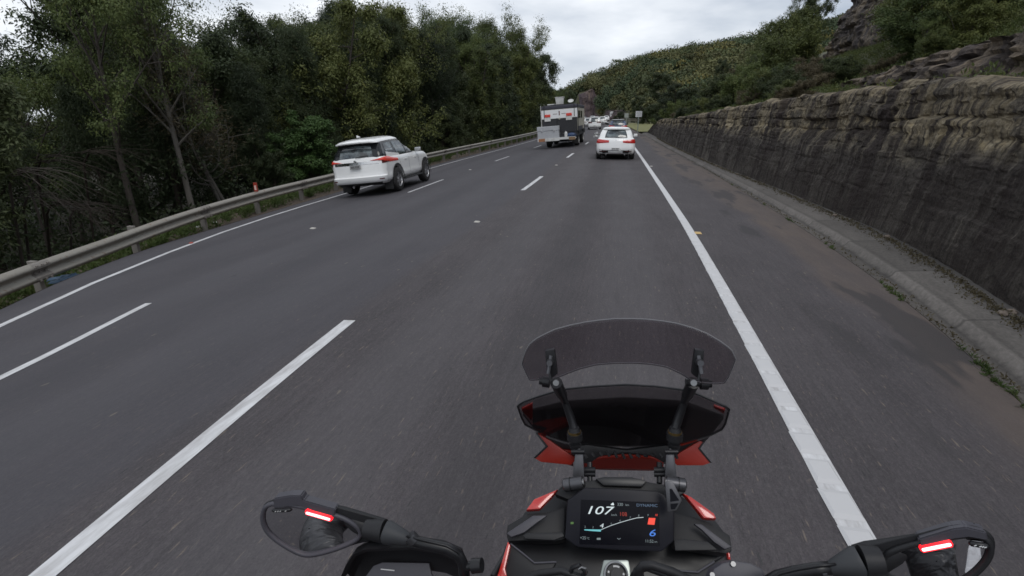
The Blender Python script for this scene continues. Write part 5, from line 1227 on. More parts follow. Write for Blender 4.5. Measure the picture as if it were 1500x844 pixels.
def smoke(name, tint, gl, dens):
    m = bpy.data.materials.new(name); m.use_nodes = True; t = m.node_tree; t.nodes.clear(); o = t.nodes.new('ShaderNodeOutputMaterial')
    tr = t.nodes.new('ShaderNodeBsdfTransparent'); tr.inputs[0].default_value = (*tint, 1); g_ = t.nodes.new('ShaderNodeBsdfGlossy'); g_.inputs['Roughness'].default_value = .05; g_.inputs[0].default_value = (*gl, 1)
    d = t.nodes.new('ShaderNodeBsdfDiffuse'); d.inputs[0].default_value = (.025, .023, .026, 1); m1 = t.nodes.new('ShaderNodeMixShader'); m1.inputs[0].default_value = dens
    fr = t.nodes.new('ShaderNodeFresnel'); fr.inputs[0].default_value = 1.45; m2 = t.nodes.new('ShaderNodeMixShader')
    t.links.new(tr.outputs[0], m1.inputs[1]); t.links.new(d.outputs[0], m1.inputs[2]); ge = t.nodes.new('ShaderNodeNewGeometry'); iv = t.nodes.new('ShaderNodeMath'); iv.operation = 'SUBTRACT'; iv.inputs[0].default_value = 1; t.links.new(ge.outputs['Backfacing'], iv.inputs[1]); mu = t.nodes.new('ShaderNodeMath'); mu.operation = 'MULTIPLY'; t.links.new(fr.outputs[0], mu.inputs[0]); t.links.new(iv.outputs[0], mu.inputs[1]); t.links.new(mu.outputs[0], m2.inputs[0]); t.links.new(m1.outputs[0], m2.inputs[1]); t.links.new(g_.outputs[0], m2.inputs[2]); t.links.new(m2.outputs[0], o.inputs[0]); M[name] = m
smoke('smoked_light', (.76, .73, .75), (.55, .55, .55), .07); smoke('smoked_dark', (.62, .60, .61), (.6, .6, .6), .10); smoke('clear_edge', (.8, .8, .8), (1, 1, 1), .3)
CLR = M['clear_edge'].node_tree
bike = empty('motorcycle', (0.01, .45, float(zg(0, .45)))); tag(bike, 'red and black motorcycle with smoked screens and instrument display seen from the rider\'s seat', 'motorcycle')
BO = Vector(bike.location)
def bl(pts): return [Vector(p) - BO for p in pts]
def plane_hit(px, py, p0, n): r = ray(px, py); t = (p0 - EYE).dot(n) / r.dot(n); return EYE + r * t
def tilt_plane(px, py, Y, tilt, yaw=0):
    """plane through the point at (px, py, Y), facing the rider, leaning by tilt from vertical"""
    p0 = atY(px, py, Y); n = Vector((sin(yaw) * cos(tilt), -cos(yaw) * cos(tilt), sin(tilt))); return p0, n
def slab(name, poly, plane, thick, m_, parent=bike, bev=.002, lift=0.0, base=None):
    p0, n = plane; pts = [plane_hit(x, y, p0, n) + n * lift for x, y in poly]; bk = [p - n * thick for p in pts]
    N = len(pts); bm = bmesh.new(); a = [bm.verts.new(p - BO) for p in pts]; b = [bm.verts.new(p - BO) for p in bk]
    f0 = bm.faces.new(a); f1 = bm.faces.new(b[::-1]); 
    for i in range(N): bm.faces.new((a[i], b[i], b[(i + 1) % N], a[(i + 1) % N]))
    bmesh.ops.recalc_face_normals(bm, faces=bm.faces[:])
    if bev: bmesh.ops.bevel(bm, geom=[e for e in bm.edges if e.verts[0] in a and e.verts[1] in a] + [e for e in bm.edges if (e.verts[0] in a) != (e.verts[1] in a)], offset=bev, segments=2, affect='EDGES', profile=.6)
    me = bpy.data.meshes.new(name); bm.to_mesh(me); bm.free(); me.materials.append(M[m_]); o = bpy.data.objects.new(name, me); COL.objects.link(o)
    for p in me.polygons: p.use_smooth = True
    me.set_sharp_from_angle(angle=R_(28)); par(o, parent); return o
def par(o, parent):
    """parent while keeping the place; verts are in motorcycle space"""
    o.parent = parent; q = parent; off = Vector((0, 0, 0))
    while q is not None and q is not bike: off += Vector(q.location); q = q.parent
    o.location = Vector(o.location) - off
def tb(name, pts, rad, m_, parent=bike, n=12, flat=1.0, sub=0):
    o = MB().tube(bl(pts), rad, n, flat=flat).build(name, m_, None, smooth=True); par(o, parent); 
    o.data.set_sharp_from_angle(angle=R_(50)); return o
def cyl(mb, a, b, r0, r1=None, n=16): mb.tube([Vector(a) - BO, Vector(b) - BO], [r0, r0 if r1 is None else r1], n); return mb
def fin(mb, name, m_, parent=bike, ang=40): o = mb.build(name, m_, None, auto=ang); par(o, parent); return o

# ---- screens
def surf_hit(px, py, Ysf):
    r = ray(px, py); Y = .85
    for _ in range(30): q = EYE + r * (Y / r.y); Y = .5 * Y + .5 * Ysf(q.x, q.z)
    return EYE + r * (Y / r.y)
def screen(name, top, bot, Ysf, m_, thick=.003, nx=60, ny=16, parent=bike, rim='clear_edge', rimr=.0013):
    x0 = top[0][0]; x1 = top[-1][0]; pxs = np.linspace(x0, x1, nx); V = []
    tx, ty = zip(*top); bx, by = zip(*bot); T = []; B = []
    for px in pxs:
        a = np.interp(px, tx, ty); b = np.interp(px, bx, by)
        for j in range(ny): V.append(surf_hit(px, a + (b - a) * j / (ny - 1), Ysf) - BO)
        T.append(V[-ny].copy()); B.append(V[-1].copy())
    o = npmesh(name, [tuple(v) for v in V], gridfaces(nx, ny), m_); par(o, parent); s = o.modifiers.new('s', 'SOLIDIFY'); s.thickness = thick; s.offset = 1
    for nm_, pts in (('rim', T + B[::-1] + [T[0]]),):
        r_ = MB().tube(pts, rimr, 6).build('screen_edge', rim, None, smooth=True); r_.parent = o
    return o
Yd = lambda x, z: .815 - 1.0 * (x - .015) ** 2 + .25 * (1.45 - z) * .8
dt = [(765, 533), (768, 518), (776, 504), (784, 497), (798, 489.5), (813, 482.6), (835, 476.5), (857.8, 472), (880, 469), (902, 467), (925, 467), (946.7, 467.8), (970, 470.3), (991, 473.7), (1014, 480), (1035.6, 488.5), (1055, 500), (1068, 509.5), (1075, 517), (1077.5, 526)]
db = [(765, 533.5), (769, 543), (776, 556.7), (790, 555.5), (801, 554), (813, 554), (828, 548), (848, 540), (872.6, 534), (900, 531.6), (932, 531.5), (955, 533.2), (976, 537), (996, 546), (1015, 558), (1030, 561), (1050, 561.8), (1062, 560.5), (1068, 551), (1075, 533), (1077.5, 526.5)]
defl = screen('wind_deflector', dt, db, Yd, 'smoked_light', parent=bike, rim='screen_rim', rimr=.0011)
Yw = lambda x, z: .865 - .9 * (x - .015) ** 2 + (1.37 - z) * .62
wt = [(758.5, 595), (766, 589), (788, 581), (810, 574.4), (828, 570), (870, 566), (917, 563.5), (960, 566), (1003, 571.5), (1020.7, 577), (1042, 586), (1062, 595), (1068, 600)]
wb = [(758.5, 596), (763, 610), (769, 622), (783.7, 630), (805, 641), (830, 650), (870, 655), (917, 657), (965, 656), (1000, 651), (1025, 643), (1040, 638), (1061, 627), (1068, 601)]
ws = screen('windscreen', wt, wb, Yw, 'smoked_dark', rim='satin_black', rimr=.0022)
Yn = lambda x, z: .95 - .55 * (x - .015) ** 2 + (1.30 - z) * .55     # the nose fairing, a hand's width ahead of the screen
def curved(name, top, bot, Ysf, m_, lift=0, nx=40, ny=8, parent=bike, thick=.004):
    tx, ty = zip(*top); bx, by = zip(*bot); V = []
    for px in np.linspace(tx[0], tx[-1], nx):
        a = np.interp(px, tx, ty); b = np.interp(px, bx, by)
        for j in range(ny): V.append(tuple(surf_hit(px, a + (b - a) * j / (ny - 1), lambda x, z: Ysf(x, z) - lift) - BO))
    o = npmesh(name, V, gridfaces(nx, ny), m_); par(o, parent); s = o.modifiers.new('s', 'SOLIDIFY'); s.thickness = thick; s.offset = 1; return o
nose = curved('nose_fairing', [(766, 600), (830, 585), (917, 580), (1003, 585), (1060, 606)], [(766, 606), (790, 636), (815, 662), (860, 680), (917, 684), (955, 683), (1005, 668), (1038, 640), (1060, 612)], Yn, 'nose_black')
rp_ = tilt_plane(917, 668, .955, R_(27))
slab('red_nose_panel', [(786, 634), (801.5, 654), (782, 671), (792.6, 677), (836, 681.5), (846, 672), (826, 660), (806, 646)], rp_, .01, 'red_dull', nose, .002)
slab('red_nose_panel', [(1036, 640), (1024, 657), (1042, 678), (1030, 682), (992, 682), (982, 672), (1000, 661), (1018, 650)], rp_, .01, 'red_dull', nose, .002)
red3 = curved('red_beak', [(852, 676), (880, 668), (917, 665), (955, 668), (972, 676)], [(852, 684), (880, 686), (917, 687), (955, 687.5), (972, 686)], Yn, 'red_dull', .013, parent=nose)
slab('beak_edge', [(784, 634), (787, 634), (803, 654), (785, 671), (781, 671), (799, 654)], rp_, .008, 'satin_black', nose, .001, lift=.002)
slab('beak_edge', [(1038, 640), (1035, 640), (1022.5, 657), (1040, 678), (1043, 678), (1026, 657)], rp_, .008, 'satin_black', nose, .001, lift=.002)
for a, b in ((((758 + 6, 597), (780, 589)), ((758 + 6, 599), (780, 621))), (((1046, 592), (1062, 598)), ((1046, 595), (1062, 604)))): curved('red_side_panel', list(a), list(b), Yw, 'red_gloss', -.012, 8, 4, parent=nose)
curved('red_side_panel', [(806, 655), (840, 660)], [(806, 672), (840, 681)], Yn, 'red_dull', .008, 8, 4, parent=nose)
# brackets seen below the screen
p_ = tilt_plane(917, 672, .93, R_(25))
slab('screen_bracket', [(836, 655), (860, 652), (917, 660), (975, 653), (996, 656), (988, 672), (972, 678), (955, 668), (917, 664), (880, 668), (862, 680), (846, 676)], p_, .02, 'black_plastic')
mb = MB()
for i in range(14):
    px = 845 + i * 11; cyl(mb, atY(px, 664 + 3 * math.cos(i * .7), .905), atY(px + 4, 670 + 2 * math.cos(i), .90), .0035, .003, 8)
fin(mb, 'bracket_fixings', 'black_plastic')

# ---- deflector clamps and arms, one set either side
def clamp(side, cpx):
    m_ = (lambda x: x) if side > 0 else (lambda x: 1830 - x)     # mirrored about the middle of the machine
    r = []
    arm = MB(); cyl(arm, atY(m_(1015), 561, .80), atY(m_(1007), 578, .83), .011, .010, 14); cyl(arm, atY(m_(1007), 578, .83), atY(m_(1001), 592, .85), .009, .005, 12)
    arm.tube([Vector(atY(m_(1002), 590, .845)) - BO, Vector(atY(m_(994), 612, .845)) - BO, Vector(atY(m_(989), 628, .835)) - BO], [.0065, .008, .0075], 12)
    a = fin(arm, 'deflector_arm', 'satin_black')
    c = MB(); q = atY(m_(1015), 560, .785); cyl(c, q, q + Vector((0, -.008, .003)), .0052, n=16); fin(c, 'bolt_head', 'bolt_metal', a)
    c = MB(); q = atY(m_(1015), 561, .80); cyl(c, q + Vector((-.012, 0, 0)), q + Vector((.030 * side, .002, 0)), .0065, n=14); cyl(c, q + Vector((.012 * side, 0, 0)), q + Vector((.024 * side, .001, 0)), .010, n=14); fin(c, 'hinge_knob', 'satin_black', a)
    pl = tilt_plane(m_(1022), 530, .775, R_(8)); w0 = 9
    cl = slab('clamp_plate', [(m_(1018), 512), (m_(1032), 514), (m_(1029), 545), (m_(1022), 555), (m_(1013), 548)], pl, .010, 'satin_black', a)
    c = MB(); q = plane_hit(m_(1024), 530, *pl); cyl(c, q + Vector((0, -.001, 0)), q + Vector((0, -.014, .004)), .0065, .005, 14); cyl(c, plane_hit(m_(1023), 521, *pl), plane_hit(m_(1026), 543, *pl) + Vector((0, -.012, 0)), .0035, n=8); cyl(c, plane_hit(m_(1026), 543, *pl), plane_hit(m_(1023), 557, *pl), .0022, n=8); fin(c, 'clamp_lever', 'anodised', cl)
    # ball mount stack
    s = MB(); t0 = Vector(atY(m_(989), 626, .835)); t1 = Vector(atY(m_(987), 655, .83)); ax = (t1 - t0)
    for f0, f1, r0, r1 in ((0, .18, .009, .012), (.30, .62, .0145, .0145), (.62, .85, .010, .009), (.85, 1.0, .0115, .0105)): cyl(s, t0 + ax * f0, t0 + ax * f1, r0, r1, 18)
    st = fin(s, 'ball_mount', 'black_plastic', a); s = MB(); cyl(s, t0 + ax * .18, t0 + ax * .25, .0125, n=18); cyl(s, t0 + ax * .25, t0 + ax * .30, .0118, n=18); fin(s, 'collar', 'brass', st)
    # adjusting lever down to the pivot
    pl = tilt_plane(m_(983), 680, .80, R_(30))
    L = slab('adjuster_lever', [(m_(976), 660), (m_(982), 657), (m_(987), 660), (m_(992), 704), (m_(984), 706), (m_(974), 704)], pl, .006, 'anodised', bike, .0015)
    s = MB(); cyl(s, plane_hit(m_(974), 661, *pl) + Vector((0, -.002, 0)), plane_hit(m_(993), 661, *pl) + Vector((0, -.002, 0)), .0045, n=12); fin(s, 'lever_pin', 'satin_black', L)
    s = MB(); c0 = Vector(atY(m_(976), 707, .745)); c1 = Vector(atY(m_(1003), 711, .745)); cyl(s, c0, c1, .0115, n=24); cyl(s, c1, c1 + (c1 - c0) * .06, .0115, .009, 24); pv = fin(s, 'pivot_cylinder', 'anodised', L)
    s = MB(); cyl(s, c0 + (c1 - c0) * .62, c0 + (c1 - c0) * .67, .0122, n=24); fin(s, 'ring', 'satin_black', pv); s = MB(); cyl(s, c0 - (c1 - c0) * .08, c0 + (c1 - c0) * .06, .0075, n=20); fin(s, 'pivot_bolt', 'bolt_metal', pv)
    s = MB(); a0 = atY(m_(966), 678, .83); a1 = atY(m_(966), 708, .80); cyl(s, a0, a1, .0052, n=12); cyl(s, Vector(atY(m_(958), 689, .815)), Vector(atY(m_(974), 689, .815)), .006, n=12); cyl(s, Vector(atY(m_(958), 695, .81)), Vector(atY(m_(974), 695, .81)), .0045, n=12); fin(s, 'link_rod', 'satin_black')
    return a
clamp(1, 0); clamp(-1, 0)
pl = tilt_plane(985, 725, .70, R_(32))
tri = slab('position_scale', [(974, 705), (986, 706), (999, 733), (991, 748), (978, 750)], pl, .003, 'anodised', bike, .001)
slab('scale_window', [(981, 716), (984, 716), (995, 733), (982, 735)], pl, .001, 'screen_black', tri, 0, lift=.0012)
slab('scale_window', [(982, 738), (994, 737), (989, 745.5), (983, 746)], pl, .001, 'screen_black', tri, 0, lift=.0012)

# ---- instrument display
dp = tilt_plane(908, 762, .70, R_(40))
house = slab('display_housing', [(856, 714.5), (906, 716), (963, 719.5), (973, 725), (988, 748), (987.5, 793), (969, 808.5), (905, 806), (845, 801.5), (827, 788), (831, 733)], dp, .028, 'bezel', bike, .0035)
scr = slab('display_screen', [(851, 732), (965.5, 736), (966, 799.5), (849, 797)], dp, .001, 'screen_black', house, .0, lift=.0014)
def dpix(zx, zy): return 820 + zx * .12, 710 + zy * .12
u_ax = (plane_hit(960, 765, *dp) - plane_hit(850, 761.5, *dp)).normalized(); v_ax = dp[1].cross(u_ax).normalized()
if v_ax.z < 0: v_ax = -v_ax
def text(s, zx, zy, zh_, m_, shear=0.0, anchor='CENTER', nm='display_text', wide=1.0):
    c = bpy.data.curves.new(nm, 'FONT'); c.body = s; c.align_x = anchor; c.align_y = 'CENTER'; c.shear = shear; c.fill_mode = 'FRONT'; c.resolution_u = 3
    p = plane_hit(*dpix(zx, zy), *dp) + dp[1] * .0026
    hgt = (plane_hit(*dpix(zx, zy - zh_ / 2), *dp) - plane_hit(*dpix(zx, zy + zh_ / 2), *dp)).length
    c.size = hgt / .70
    o = bpy.data.objects.new(nm, c); COL.objects.link(o); Mx = Matrix((u_ax * wide, v_ax, dp[1])).transposed().to_4x4(); Mx.translation = p - BO; 
    dg = bpy.context.evaluated_depsgraph_get(); me = bpy.data.meshes.new_from_object(o.evaluated_get(dg)); bpy.data.objects.remove(o); me.transform(Mx); me.materials.clear(); me.materials.append(M[m_])
    q = bpy.data.objects.new(nm, me); COL.objects.link(q); par(q, house); return q
text('107', 465, 318, 98, 'ink_white', .28, nm='speed_digits', wide=1.7); text('km/h', 662, 370, 26, 'ink_dim', .1); text('108', 772, 362, 48, 'ink_darkred'); text('330', 735, 243, 36, 'ink_dim'); text('km', 822, 248, 26, 'ink_dim')
text('DYNAMIC', 1063, 255, 34, 'ink_dimblue', wide=1.25); text('6', 1120, 592, 84, 'ink_blue', .25, nm='gear_digit', wide=1.6); text('11:52', 1090, 690, 36, 'ink_dim'); text('am', 1170, 696, 22, 'ink_dim'); text('+25', 284, 650, 36, 'ink_dim'); text('°C', 345, 656, 26, 'ink_dim')
text('4', 508, 502, 52, 'ink_white', .2, wide=1.4)
for s, zx, zy in (('2', 308, 516), ('3', 403, 522), ('5', 625, 480), ('6', 733, 440), ('7', 855, 404), ('8', 960, 379), ('9', 1072, 374)): text(s, zx, zy, 26, 'ink_dim', .2)
text('10', 1172, 372, 26, 'ink_red', .2)
def dpoly(name, pts, m_): return slab(name, [dpix(*p) for p in pts], dp, .0004, m_, house, 0, lift=.0026)
dpoly('fuel_pump_icon', [(620, 240), (640, 225), (650, 218), (662, 240), (660, 252), (628, 250)], 'ink_white'); dpoly('rev_limit_block', [(1085, 405), (1166, 408), (1153, 490), (1070, 484)], 'ink_red')
dpoly('rev_bar', [(300, 545), (505, 548), (500, 572), (400, 566), (300, 556)], 'ink_cyan'); dpoly('status_icon', [(452, 650), (496, 648), (498, 672), (452, 672)], 'ink_dim'); dpoly('lamp_icon', [(132, 456), (165, 452), (172, 468), (165, 482), (132, 482)], 'ink_green')
cv = [(505, 545), (620, 497), (730, 460), (850, 425), (940, 402), (1020, 396)]
dpoly('rev_curve', cv + [(x, y + 6) for x, y in cv[::-1]], 'ink_white'); dpoly('menu_arrow', [(700, 648), (720, 662), (742, 650), (742, 656), (720, 670), (700, 655)], 'ink_dim')
pl = tilt_plane(905, 708, .775, R_(50))
slab('instrument_cowl', [(846, 706), (870, 703), (880, 701), (917, 700.5), (940, 702), (950, 706), (990, 712), (1004, 722), (975, 735), (840, 735), (812, 724), (822, 712)], pl, .03, 'black_plastic', bike, .004)
slab('cowl_hump', [(872, 703), (885, 700), (925, 700.5), (947, 706), (940, 715), (884, 713)], pl, .01, 'satin_black', bike, .003, lift=.010)

# ---- tank side wings, mirrored parts written out side by side
W1 = tilt_plane(905, 790, .735, R_(62)); W2p = tilt_plane(905, 790, .705, R_(58)); W3 = tilt_plane(905, 790, .690, R_(55)); W4 = tilt_plane(905, 820, .66, R_(50))
slab('inner_fairing', [(768, 750), (806, 725), (840, 716), (985, 718), (1012, 735), (1048, 762), (1070, 790), (1066, 812), (1040, 826), (1020, 846), (1000, 870), (750, 870), (752, 830), (745, 792)], W1, .05, 'satin_black', bike, .004)
slab('side_fairing', [(818, 719), (812, 722), (783, 734), (771, 750), (791, 748.5), (808, 731)], W2p, .012, 'red_gloss', bike, .003, lift=.012)
slab('side_fairing', [(997, 724), (1011, 731), (1044, 755), (1048, 763), (1029, 762), (1018, 748), (1003, 730)], W2p, .012, 'red_gloss', bike, .003, lift=.012)
slab('fairing_wing', [(772, 752), (802, 750), (828, 742), (828, 790), (812, 793), (771, 792), (744, 793), (741.5, 781), (743, 769)], W2p, .022, 'black_plastic', bike, .004)
slab('fairing_wing', [(986, 750), (1016, 757), (1040, 765), (1070, 784), (1073, 807), (1064, 811), (1048, 809), (986, 800)], W2p, .022, 'black_plastic', bike, .004)
slab('grey_trim', [(802, 755), (781, 755), (742, 781), (749, 787), (768, 780), (786, 766)], W3, .006, 'grey_plastic', bike, .002)
slab('grey_trim', [(1016, 767), (1028, 768), (1072, 801), (1062, 805), (1046, 794), (1028, 776)], W3, .006, 'grey_plastic', bike, .002)
slab('knee_panel', [(766, 786), (772, 782), (824, 781), (827, 787), (812, 793), (770, 791)], W3, .005, 'black_plastic', bike, .002, lift=.008)
slab('knee_panel', [(986, 792), (1002, 791), (1036, 795), (1050, 807), (988, 808)], W3, .005, 'black_plastic', bike, .002, lift=.008)
slab('lower_panel', [(747, 796), (783, 825), (815, 823.5), (800, 850), (735, 850), (740, 820)], W4, .02, 'black_plastic', bike, .003)
slab('lower_panel', [(992, 836), (1022, 838), (1046, 824), (1066, 812), (1085, 850), (985, 852)], W4, .02, 'black_plastic', bike, .003)
tb('panel_ridge', [plane_hit(x, y, W4[0], W4[1]) + W4[1] * .002 for x, y in ((748, 797), (766, 811), (783, 825), (815, 823.5))], .0016, 'grey_plastic'); tb('panel_ridge', [plane_hit(x, y, W4[0], W4[1]) + W4[1] * .002 for x, y in ((992, 836), (1022, 838.5), (1046, 823))], .0016, 'grey_plastic')
slab('red_side_strip', [(745, 794), (749, 800), (741, 834), (745, 850), (728, 850), (737, 822)], W4, .012, 'red_gloss', bike, .002, lift=.012)
slab('red_side_strip', [(1064, 810), (1067, 811), (1068, 821), (1065, 820)], W4, .012, 'red_gloss', bike, .001, lift=.010)
tb('black_spar', [atY(722, 845, .62), atY(740, 814, .66), atY(745, 800, .68)], .005, 'satin_black')
# steering head: clamp plate, ring with marks, cables
KP = tilt_plane(901, 842, .50, R_(48))
slab('top_yoke', [(884, 820), (921, 820), (926, 846), (950, 862), (850, 862), (878, 846)], KP, .02, 'bare_metal', bike, .003)
kc = plane_hit(902, 842, *KP); kn = KP[1]; mb = MB(); kr = .0148
qm = kn.to_track_quat('Z', 'Y').to_matrix().to_4x4(); qm.translation = kc - BO
ring = MB().lathe([(kr * .80, .004), (kr * .80, .010), (kr * .88, .0125), (kr * 1.0, .0115), (kr * 1.04, .004)], 40, qm, cap=False); rg_ = ring.build('key_ring', 'bolt_metal', bike, auto=40)
MB().lathe([(.0001, .009), (kr * .45, .009), (kr * .46, .006), (kr * .80, .006)], 40, qm, cap=False).build('key_switch', 'satin_black', bike, auto=30)
mat('ring_ink', (.6, .6, .6), .5)
mb = MB()
for a in list(np.linspace(70, 110, 6)) + [165, 172, 8, 15]:
    X_ = qm @ Matrix.Rotation(R_(a), 4, 'Z'); mb.box(kr * .56, kr * .70, -.0006, .0006, .0062, .0068, X=X_)
mb.build('ring_marks', 'ring_ink', rg_)
for pts, rr_, m_ in (([(938, 850), (936, 834), (942, 828), (955, 828), (985, 838), (1010, 850)], .0055, 'black_plastic'), ([(925, 850), (932, 836), (948, 832), (975, 842), (990, 852)], .004, 'satin_black'), ([(846, 852), (858, 838), (848, 828), (838, 832), (834, 846)], .003, 'satin_black'), ([(760, 852), (790, 840), (822, 836), (850, 846), (862, 856)], .0045, 'black_plastic'), ([(1120, 850), (1150, 846), (1180, 838), (1216, 838)], .003, 'satin_black')):
    tb('cable', [atY(x, y, .50) for x, y in pts], rr_, m_, n=8)
tb('cable_clip', [atY(848, 834, .49), atY(852, 831, .49), atY(858, 833, .49), atY(859, 840, .49)], .0012, 'bolt_metal', n=6)
# right brake reservoir with two screws
RP = tilt_plane(1080, 838, .52, R_(45))
res = slab('fluid_reservoir', [(1040, 846), (1046, 833), (1058, 825), (1075, 821), (1100, 825), (1118, 834), (1124, 850), (1100, 866), (1050, 862)], RP, .03, 'grey_plastic', bike, .003)
for x, y in ((1073, 826), (1042.5, 842)): s = MB(); q_ = plane_hit(x, y, *RP); cyl(s, q_, q_ + RP[1] * .004, .0032, .003, 14); fin(s, 'screw', 'bolt_metal', res)
s = MB(); cyl(s, atY(692, 829, .50), atY(706, 828, .50), .0095, .009, 18); cyl(s, atY(680, 830, .50), atY(692, 829, .50), .006, n=12); fin(s, 'clutch_perch', 'satin_black')

# ---- mirrors, each with a stick-on lit indicator strip
def poly_resample(poly, n):
    p = np.array(poly + [poly[0]], float); d = np.r_[0, np.cumsum(np.hypot(*np.diff(p, axis=0).T))]; t = np.linspace(0, d[-1], n, endpoint=False); return [(float(np.interp(a, d, p[:, 0])), float(np.interp(a, d, p[:, 1]))) for a in t]
def smooth_poly(poly, it=2):
    for _ in range(it):
        q = []
        for i in range(len(poly)):
            a = np.array(poly[i]); b = np.array(poly[(i + 1) % len(poly)]); q += [tuple(a * .75 + b * .25), tuple(a * .25 + b * .75)]
        poly = q
    return poly
def mirror(house_px, glass_px, p0, n, neck, side, led, pill, pod, nm='mirror'):
    hp_ = poly_resample(smooth_poly(house_px, 2), 64); hv = [plane_hit(x, y, p0, n) for x, y in hp_]; cen = sum(hv, Vector()) / len(hv); back = (cen_dir := ray(*glass_px[0])).normalized()
    rings = []
    for sc, dp_ in ((.93, -.0015), (.985, -.001), (1.0, .004), (.99, .014), (.93, .026), (.80, .036), (.55, .044), (.2, .047)): rings.append([cen + (v - cen) * sc + back * dp_ - BO for v in hv])
    o = MB().loft(rings).build('mirror', 'black_plastic', bike, smooth=True); o.name = 'mirror'
    gp = poly_resample(smooth_poly(glass_px, 2), 56); gv = [plane_hit(x, y, p0, n) + n * .0022 for x, y in gp]; gc = sum(gv, Vector()) / len(gv)
    rr = [[gc + (v - gc) * s_ + n * (.0004 * (1 - s_ * s_)) * 2.2 - BO for v in gv] for s_ in (1, .8, .6, .4, .2, .02)]
    MB().loft(rr, cap=False).build('mirror_glass', 'mirror_glass', o, smooth=True)
    mb = MB(); rim = [v - BO + n * .0008 for v in gv]; mb.tube(rim + [rim[0], rim[1]], .0034, 8, cap=False); mb.build('rim', 'grey_plastic' if side < 0 else 'black_plastic', o, smooth=True)
    # swollen inner end of the housing
    MB().tube([plane_hit(x, y, p0, n) + ray(x, y).normalized() * .012 - BO for x, y, _ in neck['swell']], [q[2] for q in neck['swell']], 20).build('housing_shoulder', 'black_plastic', o, auto=50)
    # neck, rubber boot, clamp and stalk
    (x0, y0, r0), (x1, y1, r1), (x2, y2, r2_), (x3, y3, r3) = neck['boot']
    Yb = neck['Y']
    s = MB(); s.tube([Vector(atY(x0, y0, Yb)) - BO, Vector(atY((x0 + x1) / 2, (y0 + y1) / 2, Yb)) - BO, Vector(atY(x1, y1, Yb)) - BO], [r0 * .9, r0, r1], 20); s.build('neck', 'black_plastic', o, auto=40)
    s = MB(); s.tube([Vector(atY(x1, y1, Yb)) - BO, Vector(atY(x1 * .85 + x2 * .15, y1 * .85 + y2 * .15, Yb)) - BO, Vector(atY(x2, y2, Yb)) - BO, Vector(atY(x3, y3, Yb)) - BO], [r1 * .92, r1 * 1.02, r2_, r3], 20); b_ = s.build('boot', 'rubber_boot', o, auto=50)
    s = MB(); pts = [Vector(atY(x, y, Y_)) - BO for x, y, Y_ in neck['rod']]; s.tube(pts, .0075, 14); st = s.build('stalk', 'satin_black', o, smooth=True)
    s = MB(); s.tube([Vector(atY(neck['clip'][0], neck['clip'][1], Yb)) - BO, Vector(atY(neck['clip'][2], neck['clip'][3], Yb)) - BO], .0088, 14); s.build('clip', 'anodised', st, auto=40)
    s = MB(); s.tube([p + Vector((0, -.004, .0095)) for p in pts], .0016, 6); s.build('wire', 'satin_black', st, smooth=True)
    # indicator pod
    pm_ = [plane_hit(x, y, p0, n) + n * .004 for x, y in pod]
    bm = bmesh.new(); a = [bm.verts.new(p - BO + n * .003) for p in pm_]; b = [bm.verts.new(p - BO - n * .012) for p in pm_]; bm.faces.new(a); bm.faces.new(b[::-1])
    for i in range(len(a)): bm.faces.new((a[i], b[i], b[(i + 1) % len(a)], a[(i + 1) % len(a)]))
    bmesh.ops.recalc_face_normals(bm, faces=bm.faces[:]); bmesh.ops.bevel(bm, geom=bm.edges[:], offset=.0014, segments=2, affect='EDGES'); me = bpy.data.meshes.new('indicator_pod'); bm.to_mesh(me); bm.free(); me.materials.append(M['grey_plastic']); pd = bpy.data.objects.new('indicator_pod', me); COL.objects.link(pd); pd.parent = o
    (ax, ay), (bx, by) = led; A = plane_hit(ax, ay, p0, n) + n * .0085 - BO; B = plane_hit(bx, by, p0, n) + n * .0085 - BO
    s = MB(); s.tube([A, A.lerp(B, .04), A.lerp(B, .5), A.lerp(B, .96), B], [.0010, .0017, .0018, .0017, .0010], 10); s.build('led_strip', 'led_core', o, smooth=True)
    s = MB(); s.tube([v - n * .0056 for v in (A - (B - A) * .06, A, B, B + (B - A) * .06)], [.0036, .0058, .0058, .0036], 12); s.build('led_halo', 'led_halo_red', o, smooth=True)  # red bloom round the lit strip, added as a glowing tube
    (cx0, cy0), (cx1, cy1) = pill; A = plane_hit(cx0, cy0, p0, n) + n * .0085 - BO; B = plane_hit(cx1, cy1, p0, n) + n * .0085 - BO
    s = MB(); s.tube([A, A.lerp(B, .12), A.lerp(B, .88), B], [.0012, .0029, .0029, .0012], 12); s.build('sensor_strip', 'satin_black', o, smooth=True)
    s = MB()
    for f in (.22, .34, .46, .72): c_ = A.lerp(B, f if side < 0 else 1 - f); s.tube([c_ + n * .0029 + Vector((-.0009, 0, -.0006)), c_ + n * .0030 + Vector((.0009, 0, .0008))], .00055, 6)
    s.build('sensor_marks', 'ring_ink', o)
    s = MB(); hh = plane_hit(cx1 if side < 0 else cx0, cy0 - 13, p0, n); s.tube([hh - BO - n * .004, hh - BO - n * .004 + Vector((.008 * side, 0, .004)), hh - BO + Vector((.014 * side, 0, -.001))], .0022, 8); s.build('pod_hook', 'satin_black', o, smooth=True)
    return o
mat('rubber_boot', (.032, .034, .038), .6)
YM = .50
pL = atY(455, 770, YM); nL = Vector((.155, -.965, .13)).normalized()
